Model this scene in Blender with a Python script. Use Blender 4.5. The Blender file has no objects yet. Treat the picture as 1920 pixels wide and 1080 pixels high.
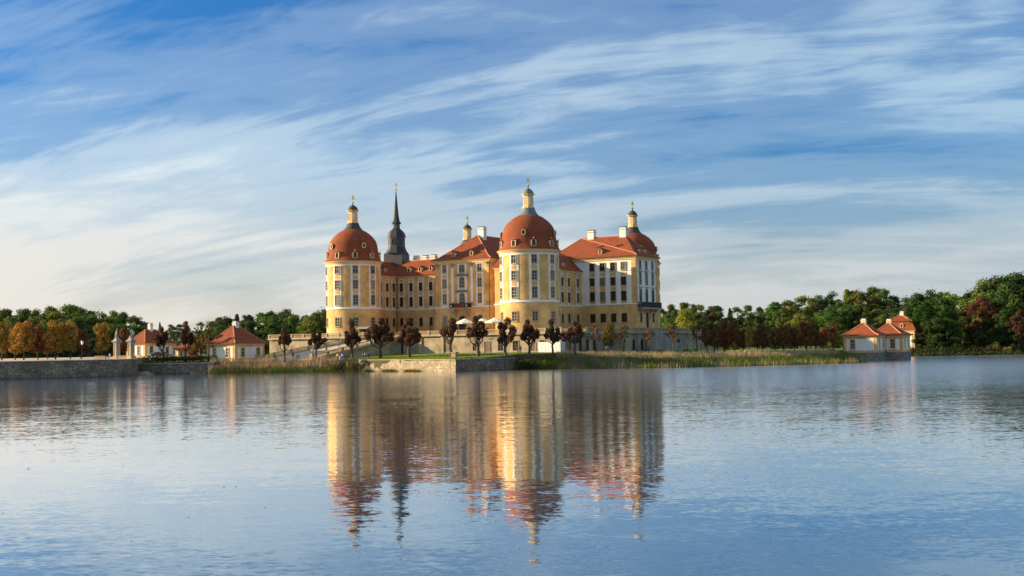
import bpy, bmesh, math, random
from mathutils import Vector, Matrix
R = math.radians
random.seed(7)
scene = bpy.context.scene
C = scene.collection

# ------------------------------------------------------------------ camera
EYE = 5.4                      # camera height over the lake, metres
FOC = 2200 / 1920              # focal length over picture width
PITCH = math.atan2(109, 2200)
ROLL = R(0.95)
cam_d = bpy.data.cameras.new('camera'); cam = bpy.data.objects.new('camera', cam_d); C.objects.link(cam)
cam_d.sensor_width = 36; cam_d.lens = 36 * FOC; cam_d.clip_start = 0.5; cam_d.clip_end = 9000
cam.matrix_world = Matrix.Translation((0, 0, EYE)) @ Matrix.Rotation(R(90) + PITCH, 4, 'X') @ Matrix.Rotation(-ROLL, 4, 'Z')
scene.camera = cam

# ------------------------------------------------------------------ light
SUN_EL = R(16.5)
SUN_AZ = R(97.0)               # measured from the direction towards the camera, to the left
to_sun = Vector((-math.sin(SUN_AZ) * math.cos(SUN_EL), -math.cos(SUN_AZ) * math.cos(SUN_EL), math.sin(SUN_EL)))
sun_d = bpy.data.lights.new('sun', 'SUN'); sun = bpy.data.objects.new('sun', sun_d); C.objects.link(sun)
sun_d.energy = 4.3; sun_d.angle = R(0.55); sun_d.color = (1.0, 0.77, 0.47)
sun.rotation_euler = to_sun.to_track_quat('Z', 'Y').to_euler()
sun.location = to_sun * 400

world = bpy.data.worlds.new('World'); scene.world = world; world.use_nodes = True
wn = world.node_tree.nodes; wl = world.node_tree.links; wn.clear()
def WN(t, **k):
    n = wn.new(t)
    for a, b in k.items(): setattr(n, a, b)
    return n
def wmath(op, a, b=None, clamp=False):
    n = WN('ShaderNodeMath', operation=op, use_clamp=clamp)
    for i, v in enumerate((a, b)):
        if v is None: continue
        if isinstance(v, (int, float)): n.inputs[i].default_value = v
        else: wl.new(v, n.inputs[i])
    return n.outputs[0]
def wmix(f, a, b, mode='MIX'):
    n = WN('ShaderNodeMix', data_type='RGBA', blend_type=mode, clamp_factor=True)
    for s, v in ((0, f), (6, a), (7, b)):
        if isinstance(v, (int, float)): n.inputs[s].default_value = v
        elif isinstance(v, tuple): n.inputs[s].default_value = (*v, 1)
        else: wl.new(v, n.inputs[s])
    return n.outputs[2]
def wramp(v, stops, ease='EASE'):
    n = WN('ShaderNodeValToRGB'); n.color_ramp.interpolation = ease
    e = n.color_ramp.elements
    while len(e) < len(stops): e.new(0.5)
    for x, (p, c) in zip(e, stops):
        x.position = p; x.color = (c, c, c, 1) if isinstance(c, (int, float)) else (*c, 1)
    wl.new(v, n.inputs[0]); return n.outputs[0]
tc = WN('ShaderNodeTexCoord'); sep = WN('ShaderNodeSeparateXYZ'); wl.new(tc.outputs['Generated'], sep.inputs[0])
dx, dy, dz = sep.outputs
sky = WN('ShaderNodeTexSky', sky_type='NISHITA', sun_disc=False)
sky.sun_elevation = SUN_EL; sky.sun_rotation = math.atan2(to_sun.x, to_sun.y)
sky.altitude = 200; sky.air_density = 1.0; sky.dust_density = 1.2; sky.ozone_density = 3.0
zc = wmath('MAXIMUM', dz, 0.0)
# clear air: deep blue overhead, paler towards the horizon
hs = WN('ShaderNodeHueSaturation'); hs.inputs['Saturation'].default_value = 1.2; wl.new(sky.outputs[0], hs.inputs['Color'])
depth = wramp(zc, [(0.0, 0.0), (0.16, 0.66), (0.30, 1.0), (0.6, 0.85), (1.0, 0.8)], 'LINEAR')
blue = wmix(depth, (0.98, 0.90, 1.0), (0.05, 0.70, 1.16))
clear = wmix(1.0, hs.outputs[0], blue, 'MULTIPLY')
# high cirrus: streaked noise on a flat sheet far overhead
den = wmath('ADD', zc, 0.34)
cx = wmath('DIVIDE', dx, den); cy = wmath('DIVIDE', dy, den)
cmb = WN('ShaderNodeCombineXYZ'); wl.new(cx, cmb.inputs[0]); wl.new(cy, cmb.inputs[1])
def cloud(rot, scl, nscale, detail, rough, dist, off):
    m = WN('ShaderNodeMapping', vector_type='TEXTURE'); m.inputs['Rotation'].default_value = (0, 0, R(rot)); m.inputs['Scale'].default_value = tuple(1 / q for q in scl)
    m.inputs['Location'].default_value = off; wl.new(cmb.outputs[0], m.inputs[0])
    n = WN('ShaderNodeTexNoise'); n.inputs['Scale'].default_value = nscale; n.inputs['Detail'].default_value = detail
    n.inputs['Roughness'].default_value = rough; n.inputs['Distortion'].default_value = dist
    wl.new(m.outputs[0], n.inputs['Vector']); return n.outputs['Fac']
SEED = (9.4, 2.2)
veil = cloud(-11, (0.60, 1.5, 1), 1.25, 4.0, 0.55, 1.0, (SEED[0], SEED[1], 0))
streak = cloud(-14, (0.55, 2.3, 1), 2.2, 6.0, 0.58, 1.7, (SEED[0] + 4.2, SEED[1] + 0.5, 0))
fine = cloud(-20, (0.9, 2.8, 1), 6.5, 9.0, 0.66, 1.4, (1.3, 5.2, 0))
mix1 = wmath('ADD', wmath('MULTIPLY', veil, 0.58), wmath('ADD', wmath('MULTIPLY', streak, 0.31), wmath('MULTIPLY', fine, 0.11)))
bias = wmath('MULTIPLY', wmath('SUBTRACT', 1.0, wramp(zc, [(0.0, 0.0), (0.05, 0.06), (0.14, 0.62), (0.20, 0.92), (0.30, 1.0), (0.55, 0.55), (1.0, 0.4)], 'LINEAR')), 0.20)  # cover thickens again overhead, added out of view to whiten the ambient light
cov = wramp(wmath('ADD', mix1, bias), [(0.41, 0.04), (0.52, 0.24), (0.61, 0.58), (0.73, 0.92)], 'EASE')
wn_cov = cov
# cloud tint: cream towards the sun side, cooler away from it
side = wramp(wmath('ADD', wmath('MULTIPLY', dx, -1.0), 0.5), [(0.0, 0.0), (1.0, 1.0)], 'LINEAR')
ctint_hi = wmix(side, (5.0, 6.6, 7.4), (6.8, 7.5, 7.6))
ctint_lo = wmix(side, (4.3, 4.5, 4.75), (7.5, 6.75, 5.95))
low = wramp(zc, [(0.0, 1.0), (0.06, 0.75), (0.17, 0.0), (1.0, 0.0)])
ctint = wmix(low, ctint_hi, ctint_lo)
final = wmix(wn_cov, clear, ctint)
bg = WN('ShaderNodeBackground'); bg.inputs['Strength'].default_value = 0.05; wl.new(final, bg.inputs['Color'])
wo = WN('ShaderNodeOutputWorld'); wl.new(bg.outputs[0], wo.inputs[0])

scene.view_settings.view_transform = 'Standard'; scene.view_settings.look = 'None'
scene.view_settings.exposure = 1.32; scene.view_settings.gamma = 1.0; scene.view_settings.use_curve_mapping = False
scene.render.engine = 'CYCLES'
scene.cycles.use_denoising = True
scene.cycles.max_bounces = 6; scene.cycles.transparent_max_bounces = 8

# ------------------------------------------------------------------ helpers
E1 = Vector((0.8578, -0.5139, 0)); E2 = Vector((0.5139, 0.8578, 0))   # the castle's two axes
FT = Vector((4.48, 297.0, 0))                                          # centre of the tower nearest the lake
TH = math.atan2(E1.y, E1.x)
def W(a, b, z=0.0):
    p = FT + E1 * a + E2 * b; return Vector((p.x, p.y, z))
def spot(x, Y, z=0.0):
    """ground point seen in picture column x (0..1920) at distance Y from the camera, level with the horizon line"""
    u = x - 960; v = -(109 - 0.0166 * u)
    return Vector(((u * math.cos(ROLL) + v * math.sin(ROLL)) / 2206.0 * Y, Y, z))

class MB:
    def __init__(self): self.v = []; self.f = []; self.m = []
    def add(self, vs, fs, m=0):
        o = len(self.v); self.v += [tuple(p) for p in vs]
        for f in fs: self.f.append(tuple(i + o for i in f)); self.m.append(m)
        return self
    def box(self, x0, x1, y0, y1, z0, z1, m=0):
        return self.add([(x0,y0,z0),(x1,y0,z0),(x1,y1,z0),(x0,y1,z0),(x0,y0,z1),(x1,y0,z1),(x1,y1,z1),(x0,y1,z1)],
            [(0,3,2,1),(4,5,6,7),(0,1,5,4),(1,2,6,5),(2,3,7,6),(3,0,4,7)], m)
    def prism(self, pts, z0, z1, m=0, mtop=None):
        n = len(pts); vs = [(x, y, z0) for x, y in pts] + [(x, y, z1) for x, y in pts]
        self.add(vs, [(i, (i+1) % n, n + (i+1) % n, n + i) for i in range(n)] + [tuple(reversed(range(n)))], m)
        return self.add([(x, y, z1) for x, y in pts], [tuple(range(n))], m if mtop is None else mtop)
    def hexa(self, p, m=0):
        return self.add(p, [(0,3,2,1),(4,5,6,7),(0,1,5,4),(1,2,6,5),(2,3,7,6),(3,0,4,7)], m)
    def lathe(self, prof, n=48, m=0, ph=0.0, cap=True):
        vs = []; fs = []
        for r, z in prof:
            for i in range(n):
                a = ph + 2 * math.pi * i / n; vs.append((r * math.cos(a), r * math.sin(a), z))
        for k in range(len(prof) - 1):
            for i in range(n): fs.append((k*n+i, k*n+(i+1) % n, (k+1)*n+(i+1) % n, (k+1)*n+i))
        if cap:
            fs.append(tuple(reversed(range(n)))); fs.append(tuple((len(prof)-1)*n + i for i in range(n)))
        return self.add(vs, fs, m)
    def tube(self, pts, rad, n=6, m=0, cap=True):
        vs = []; fs = []; k = len(pts)
        for j, p in enumerate(pts):
            p = Vector(p); t = (Vector(pts[min(j+1, k-1)]) - Vector(pts[max(j-1, 0)])).normalized()
            u = t.orthogonal().normalized(); w = t.cross(u); r = rad[j] if isinstance(rad, (list, tuple)) else rad
            if j and u.dot(pu) < 0: u = -u; w = -w
            if j:
                u = (pu - t * pu.dot(t)).normalized(); w = t.cross(u)
            pu = u
            for i in range(n):
                a = 2 * math.pi * i / n; vs.append(p + u * (r * math.cos(a)) + w * (r * math.sin(a)))
        for j in range(k - 1):
            for i in range(n): fs.append((j*n+i, j*n+(i+1) % n, (j+1)*n+(i+1) % n, (j+1)*n+i))
        if cap: fs.append(tuple(reversed(range(n)))); fs.append(tuple((k-1)*n + i for i in range(n)))
        return self.add(vs, fs, m)
    def ring(self, outer, inner, y0, y1, m=0):
        """a frame lying in the x-z plane, front at y0, back at y1"""
        n = len(outer); vs = [(x, y0, z) for x, z in outer] + [(x, y0, z) for x, z in inner] + [(x, y1, z) for x, z in outer] + [(x, y1, z) for x, z in inner]
        fs = []
        for i in range(n):
            j = (i + 1) % n
            fs += [(i, j, n+j, n+i), (2*n+i, 2*n+j, j, i), (n+i, n+j, 3*n+j, 3*n+i)]
        return self.add(vs, fs, m)
    def slab(self, outl, y0, y1, m=0):
        n = len(outl); vs = [(x, y0, z) for x, z in outl] + [(x, y1, z) for x, z in outl]
        return self.add(vs, [tuple(range(n)), tuple(reversed(range(n, 2*n)))] + [(n+i, n+(i+1) % n, (i+1) % n, i) for i in range(n)], m)
    def arcband(self, r0, r1, a0, a1, z0, z1, n=6, m=0):
        """curved plate round the z axis; angles from -y, positive towards +x"""
        vs = []
        for i in range(n + 1):
            a = a0 + (a1 - a0) * i / n; s, c = math.sin(a), -math.cos(a)
            vs += [(r0*s, r0*c, z0), (r1*s, r1*c, z0), (r1*s, r1*c, z1), (r0*s, r0*c, z1)]
        fs = [(0, 1, 2, 3), (4*n+3, 4*n+2, 4*n+1, 4*n)]
        for i in range(n):
            p = 4 * i; q = p + 4
            fs += [(p+1, q+1, q+2, p+2), (p+3, p+2, q+2, q+3), (p, q, q+1, p+1)]
        return self.add(vs, fs, m)
    def mesh(self, name, mats, smooth=False):
        me = bpy.data.meshes.new(name); me.from_pydata(self.v, [], self.f)
        for x in (mats if isinstance(mats, (list, tuple)) else [mats]): me.materials.append(x)
        me.polygons.foreach_set('material_index', self.m)
        if smooth: me.polygons.foreach_set('use_smooth', [True] * len(self.f))
        me.update(); return me
    def build(self, name, mats, parent=None, smooth=False):
        return link(name, self.mesh(name, mats, smooth), parent)
def link(name, me, parent=None, loc=None, rz=None):
    o = bpy.data.objects.new(name, me); C.objects.link(o); o.parent = parent
    if loc is not None: o.location = loc
    if rz is not None: o.rotation_euler = (0, 0, rz)
    return o
def empty(name, loc, rz=0.0, label=None, cat=None, group=None):
    o = bpy.data.objects.new(name, None); C.objects.link(o); o.location = loc; o.rotation_euler = (0, 0, rz)
    o.empty_display_size = 0.5
    if label: tag(o, label, cat, group)
    return o
def tag(o, label, cat, group=None, kind=None):
    o['label'] = label; o['category'] = cat
    if group: o['group'] = group
    if kind: o['kind'] = kind
    return o
def structure(o, label=None):
    o['kind'] = 'structure'
    if label: o['label'] = label
    return o
def autosmooth(o, deg=35):
    me = o.data; me.polygons.foreach_set('use_smooth', [True] * len(me.polygons))
    try: me.set_sharp_from_angle(angle=R(deg))
    except Exception: pass
    return o

# ------------------------------------------------------------------ materials
def node_mat(name):
    m = bpy.data.materials.new(name); m.use_nodes = True; nt = m.node_tree
    return m, nt, nt.nodes['Principled BSDF']
def rgbmix(nt, f, a, b, mode='MIX'):
    n = nt.nodes.new('ShaderNodeMix'); n.data_type = 'RGBA'; n.blend_type = mode
    for s, v in ((0, f), (6, a), (7, b)):
        if isinstance(v, (int, float)): n.inputs[s].default_value = v
        elif isinstance(v, tuple): n.inputs[s].default_value = (*v, 1)
        else: nt.links.new(v, n.inputs[s])
    return n.outputs[2]
def tex(nt, kind, scale, vec=None, **k):
    n = nt.nodes.new('ShaderNodeTex' + kind)
    n.inputs['Scale'].default_value = scale
    for a, b in k.items():
        if a in n.inputs: n.inputs[a].default_value = b
        else: setattr(n, a, b)
    if vec is None: vec = nt.nodes.new('ShaderNodeNewGeometry').outputs['Position']
    nt.links.new(vec, n.inputs['Vector']); return n
def scaled(nt, s):
    g = nt.nodes.new('ShaderNodeNewGeometry'); m = nt.nodes.new('ShaderNodeMapping'); m.inputs['Scale'].default_value = s
    nt.links.new(g.outputs['Position'], m.inputs[0]); return m.outputs[0]
def ramp(nt, v, stops):
    n = nt.nodes.new('ShaderNodeValToRGB'); e = n.color_ramp.elements
    while len(e) < len(stops): e.new(0.5)
    for x, (p, c) in zip(e, stops): x.position = p; x.color = (c, c, c, 1) if isinstance(c, (int, float)) else (*c, 1)
    nt.links.new(v, n.inputs[0]); return n.outputs[0]
def bumped(nt, b, h, strength, dist=0.05):
    n = nt.nodes.new('ShaderNodeBump'); n.inputs['Strength'].default_value = strength; n.inputs['Distance'].default_value = dist
    nt.links.new(h, n.inputs['Height']); nt.links.new(n.outputs[0], b.inputs['Normal'])
def plaster(name, col, var=0.24, streak=0.55, rough=0.85, lines=0.0):
    m, nt, b = node_mat(name)
    n1 = tex(nt, 'Noise', 0.35, Detail=6, Roughness=0.65); n2 = tex(nt, 'Noise', 1.0, scaled(nt, (1.2, 1.2, 0.12)), Detail=5, Roughness=0.6)
    d = tuple(c * (1 - var * 1.7) for c in col); l = tuple(min(1, c * (1 + var * 0.5)) for c in col)
    c = rgbmix(nt, ramp(nt, n1.outputs[0], [(0.32, 0.0), (0.68, 1.0)]), d, l)
    c = rgbmix(nt, ramp(nt, n2.outputs[0], [(0.55, 0.0), (0.85, streak)]), c, tuple(x * 0.55 for x in col))
    if lines:
        w = nt.nodes.new('ShaderNodeTexWave'); w.wave_type = 'BANDS'; w.bands_direction = 'Z'; w.inputs['Scale'].default_value = 0.5 / lines
        nt.links.new(nt.nodes.new('ShaderNodeNewGeometry').outputs['Position'], w.inputs['Vector'])
        g = ramp(nt, w.outputs[1], [(0.0, 1.0), (0.12, 0.0)])
        c = rgbmix(nt, g, c, tuple(x * 0.72 for x in col))
    nt.links.new(c, b.inputs['Base Color']); b.inputs['Roughness'].default_value = rough; b.inputs['Specular IOR Level'].default_value = 0.2
    bumped(nt, b, tex(nt, 'Noise', 5.0, Detail=4).outputs[0], 0.25, 0.03)
    return m
def flat(name, col, rough=0.6, metal=0.0, var=0.12, scale=3.0):
    m, nt, b = node_mat(name)
    n = tex(nt, 'Noise', scale, Detail=4)
    nt.links.new(rgbmix(nt, n.outputs[0], tuple(c * (1 - var) for c in col), tuple(min(1, c * (1 + var)) for c in col)), b.inputs['Base Color'])
    b.inputs['Roughness'].default_value = rough; b.inputs['Metallic'].default_value = metal; return m
def tiles(name, col, dark):
    m, nt, b = node_mat(name)
    n1 = tex(nt, 'Noise', 0.45, Detail=8, Roughness=0.72); n2 = tex(nt, 'Noise', 6.0, Detail=3, Roughness=0.75)
    n3 = tex(nt, 'Noise', 0.9, scaled(nt, (1.0, 1.0, 0.22)), Detail=5, Roughness=0.65)
    c = rgbmix(nt, ramp(nt, n1.outputs[0], [(0.33, 0.0), (0.68, 1.0)]), col, dark)
    c = rgbmix(nt, ramp(nt, n2.outputs[0], [(0.36, 0.0), (0.72, 0.55)]), c, tuple(x * 1.3 for x in col))
    c = rgbmix(nt, ramp(nt, n2.outputs[0], [(0.30, 0.55), (0.44, 0.0)]), c, tuple(x * 0.5 for x in dark))
    c = rgbmix(nt, ramp(nt, n3.outputs[0], [(0.50, 0.0), (0.74, 0.65)]), c, (0.12, 0.05, 0.03))
    w = nt.nodes.new('ShaderNodeTexWave'); w.wave_type = 'BANDS'; w.bands_direction = 'Z'; w.wave_profile = 'SAW'; w.inputs['Scale'].default_value = 0.72
    nt.links.new(nt.nodes.new('ShaderNodeNewGeometry').outputs['Position'], w.inputs['Vector'])
    c = rgbmix(nt, ramp(nt, w.outputs[1], [(0.0, 0.5), (0.22, 0.0)]), c, tuple(x * 0.45 for x in dark))
    nt.links.new(c, b.inputs['Base Color']); b.inputs['Roughness'].default_value = 0.8; b.inputs['Specular IOR Level'].default_value = 0.12
    bumped(nt, b, w.outputs[1], 0.5, 0.06)
    return m
def rubble(name, lo, hi, joint, scale=1.6, sq=1.6, damp=None):
    """rubble masonry: uneven stones between joints; damp = (height, colour) of the lake's waterline stain"""
    m, nt, b = node_mat(name)
    v = scaled(nt, (1.0, 1.0, sq))
    a = tex(nt, 'Voronoi', scale, v); e = tex(nt, 'Voronoi', scale, v, feature='DISTANCE_TO_EDGE')
    sepn = nt.nodes.new('ShaderNodeSeparateColor'); nt.links.new(a.outputs['Color'], sepn.inputs[0])
    n = tex(nt, 'Noise', 0.4, Detail=6, Roughness=0.65)
    c = rgbmix(nt, sepn.outputs[0], lo, hi)
    c = rgbmix(nt, ramp(nt, n.outputs[0], [(0.38, 0.0), (0.68, 0.75)]), c, tuple(x * 0.4 for x in lo))
    c = rgbmix(nt, ramp(nt, e.outputs[0], [(0.02, 1.0), (0.09, 0.0)]), c, joint)
    if damp:
        g = nt.nodes.new('ShaderNodeSeparateXYZ'); nt.links.new(nt.nodes.new('ShaderNodeNewGeometry').outputs['Position'], g.inputs[0])
        wv = nt.nodes.new('ShaderNodeMath'); wv.operation = 'MULTIPLY_ADD'; nt.links.new(n.outputs[0], wv.inputs[0]); wv.inputs[1].default_value = 1.2
        nt.links.new(g.outputs[2], wv.inputs[2])
        c = rgbmix(nt, ramp(nt, wv.outputs[0], [(0.0, 1.0), (min(1.0, damp[0]), 0.0)]), c, damp[1])
    nt.links.new(c, b.inputs['Base Color']); b.inputs['Roughness'].default_value = 0.9; b.inputs['Specular IOR Level'].default_value = 0.2
    bumped(nt, b, ramp(nt, e.outputs[0], [(0.0, 0.0), (0.16, 1.0)]), 0.8, 0.12)
    return m
def foliage(name):
    """leaf colour is the object's own colour with leaf-to-leaf variation"""
    m, nt, b = node_mat(name)
    oi = nt.nodes.new('ShaderNodeObjectInfo'); n = tex(nt, 'Noise', 0.55, Detail=3, Roughness=0.6); n2 = tex(nt, 'Noise', 4.0, Detail=2)
    hsv = nt.nodes.new('ShaderNodeHueSaturation'); nt.links.new(oi.outputs['Color'], hsv.inputs['Color'])
    hm = nt.nodes.new('ShaderNodeMapRange'); hm.inputs[1].default_value = 0.3; hm.inputs[2].default_value = 0.7; hm.inputs[3].default_value = 0.475; hm.inputs[4].default_value = 0.525
    nt.links.new(n.outputs[0], hm.inputs[0]); nt.links.new(hm.outputs[0], hsv.inputs['Hue'])
    vm = nt.nodes.new('ShaderNodeMapRange'); vm.inputs[1].default_value = 0.3; vm.inputs[2].default_value = 0.7; vm.inputs[3].default_value = 0.55; vm.inputs[4].default_value = 1.5
    nt.links.new(n2.outputs[0], vm.inputs[0]); nt.links.new(vm.outputs[0], hsv.inputs['Value'])
    nt.links.new(hsv.outputs[0], b.inputs['Base Color']); b.inputs['Roughness'].default_value = 0.7; b.inputs['Specular IOR Level'].default_value = 0.15
    tr = nt.nodes.new('ShaderNodeBsdfTranslucent'); nt.links.new(hsv.outputs[0], tr.inputs['Color'])
    mx = nt.nodes.new('ShaderNodeMixShader'); mx.inputs[0].default_value = 0.28
    nt.links.new(b.outputs[0], mx.inputs[1]); nt.links.new(tr.outputs[0], mx.inputs[2])
    nt.links.new(mx.outputs[0], nt.nodes['Material Output'].inputs[0]); return m

YEL = (0.70, 0.43, 0.165)
M = {}
M['yellow'] = plaster('yellow_plaster', YEL)
M['yellow_base'] = plaster('banded_yellow_plaster', (0.70, 0.45, 0.185), lines=0.42)
M['apron'] = plaster('ochre_plaster', (0.66, 0.39, 0.13))
M['white'] = plaster('white_plaster', (0.78, 0.75, 0.69), var=0.09, streak=0.26)
M['cream'] = plaster('cream_stucco', (0.74, 0.53, 0.25), var=0.1)
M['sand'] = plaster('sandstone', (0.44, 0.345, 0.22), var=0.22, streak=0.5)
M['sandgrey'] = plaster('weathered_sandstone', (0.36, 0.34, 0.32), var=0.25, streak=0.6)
M['terr'] = plaster('stained_terrace_plaster', (0.40, 0.325, 0.23), var=0.32, streak=0.75)
M['tile'] = tiles('red_roof_tiles', (0.29, 0.080, 0.034), (0.155, 0.040, 0.022))
M['ridge'] = flat('ridge_tiles', (0.50, 0.20, 0.10), 0.8)
M['copper'] = flat('green_copper', (0.115, 0.155, 0.145), 0.75, 0.0, 0.35, 1.5)
M['copper_dark'] = flat('dark_copper', (0.045, 0.045, 0.040), 0.75, 0.0, 0.35, 1.5)
M['slate'] = flat('slate', (0.020, 0.023, 0.027), 0.6, 0.0, 0.3, 2.0)
M['slate_light'] = flat('pale_slate', (0.065, 0.066, 0.068), 0.6, 0.0, 0.3, 2.0)
M['gold'] = flat('gilding', (0.85, 0.62, 0.22), 0.28, 0.9, 0.05)
M['sash'] = flat('white_window_sash', (0.40, 0.34, 0.25), 0.5)
M['sashdark'] = flat('brown_window_sash', (0.055, 0.038, 0.026), 0.5)
M['lead'] = flat('lead_cap', (0.07, 0.075, 0.08), 0.5)
M['iron'] = flat('dark_iron', (0.025, 0.027, 0.03), 0.5, 0.3)
M['wood'] = flat('old_wood', (0.13, 0.075, 0.045), 0.7)
M['woodgrey'] = flat('grey_wood', (0.22, 0.20, 0.18), 0.8)
M['dark'] = flat('dark_interior', (0.012, 0.011, 0.010), 0.9)  # stands for the unlit depth of openings; shade put into the colour
M['bark'] = flat('bark', (0.075, 0.055, 0.042), 0.9, 0, 0.4, 6.0)
M['barklight'] = flat('pale_bark', (0.20, 0.165, 0.125), 0.9, 0, 0.35, 6.0)
M['canvas'] = flat('cream_canvas', (0.80, 0.74, 0.60), 0.8, 0, 0.05)
M['paintwhite'] = flat('white_paint', (0.78, 0.78, 0.76), 0.5, 0, 0.05)
M['flower'] = flat('red_flowers', (0.45, 0.02, 0.02), 0.7, 0, 0.5, 8.0)
M['path'] = plaster('sandy_path', (0.52, 0.43, 0.31), var=0.15, streak=0.1)
M['leaf'] = foliage('leaf')
def glass_mat():
    m, nt, b = node_mat('window_glass')
    oi = nt.nodes.new('ShaderNodeObjectInfo')
    c = ramp(nt, oi.outputs['Random'], [(0.0, (0.010, 0.010, 0.012)), (0.80, (0.018, 0.016, 0.014)), (0.88, (0.08, 0.07, 0.06)), (1.0, (0.20, 0.18, 0.15))])
    nt.links.new(c, b.inputs['Base Color']); b.inputs['Roughness'].default_value = 0.06; b.inputs['IOR'].default_value = 1.5
    bumped(nt, b, tex(nt, 'Noise', 1.3, Detail=2).outputs[0], 0.12, 0.05)
    return m
M['glass'] = glass_mat()
M['lantern_sky'] = flat('pale_lantern_sky', (0.80, 0.82, 0.84), 0.25, 0, 0.1)  # bright sky through the open lantern, put into an opaque pale colour
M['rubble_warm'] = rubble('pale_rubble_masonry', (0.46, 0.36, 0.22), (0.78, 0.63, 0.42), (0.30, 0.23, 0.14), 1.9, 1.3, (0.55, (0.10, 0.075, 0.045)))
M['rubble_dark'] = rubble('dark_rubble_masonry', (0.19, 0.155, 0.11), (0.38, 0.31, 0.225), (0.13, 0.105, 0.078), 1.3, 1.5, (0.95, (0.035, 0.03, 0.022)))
M['plinth'] = rubble('grey_plinth_masonry', (0.22, 0.205, 0.18), (0.33, 0.30, 0.255), (0.15, 0.14, 0.12), 0.9, 1.7, (0.6, (0.04, 0.035, 0.028)))
def grass_mat():
    m, nt, b = node_mat('lawn_grass')
    n1 = tex(nt, 'Noise', 0.18, Detail=5); n2 = tex(nt, 'Noise', 2.5, Detail=4)
    c = rgbmix(nt, ramp(nt, n1.outputs[0], [(0.35, 0.0), (0.65, 1.0)]), (0.15, 0.225, 0.024), (0.25, 0.28, 0.038))
    c = rgbmix(nt, ramp(nt, n2.outputs[0], [(0.4, 0.0), (0.8, 0.6)]), c, (0.09, 0.13, 0.016))
    nt.links.new(c, b.inputs['Base Color']); b.inputs['Roughness'].default_value = 0.9; b.inputs['Specular IOR Level'].default_value = 0.1
    bumped(nt, b, n2.outputs[0], 0.6, 0.15); return m
M['grass'] = grass_mat()
def soil_mat():
    m, nt, b = node_mat('bank_soil')
    n1 = tex(nt, 'Noise', 0.3, Detail=6)
    c = rgbmix(nt, ramp(nt, n1.outputs[0], [(0.35, 0.0), (0.65, 1.0)]), (0.05, 0.055, 0.02), (0.10, 0.08, 0.04))
    nt.links.new(c, b.inputs['Base Color']); b.inputs['Roughness'].default_value = 0.95; return m
M['soil'] = soil_mat()
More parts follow.
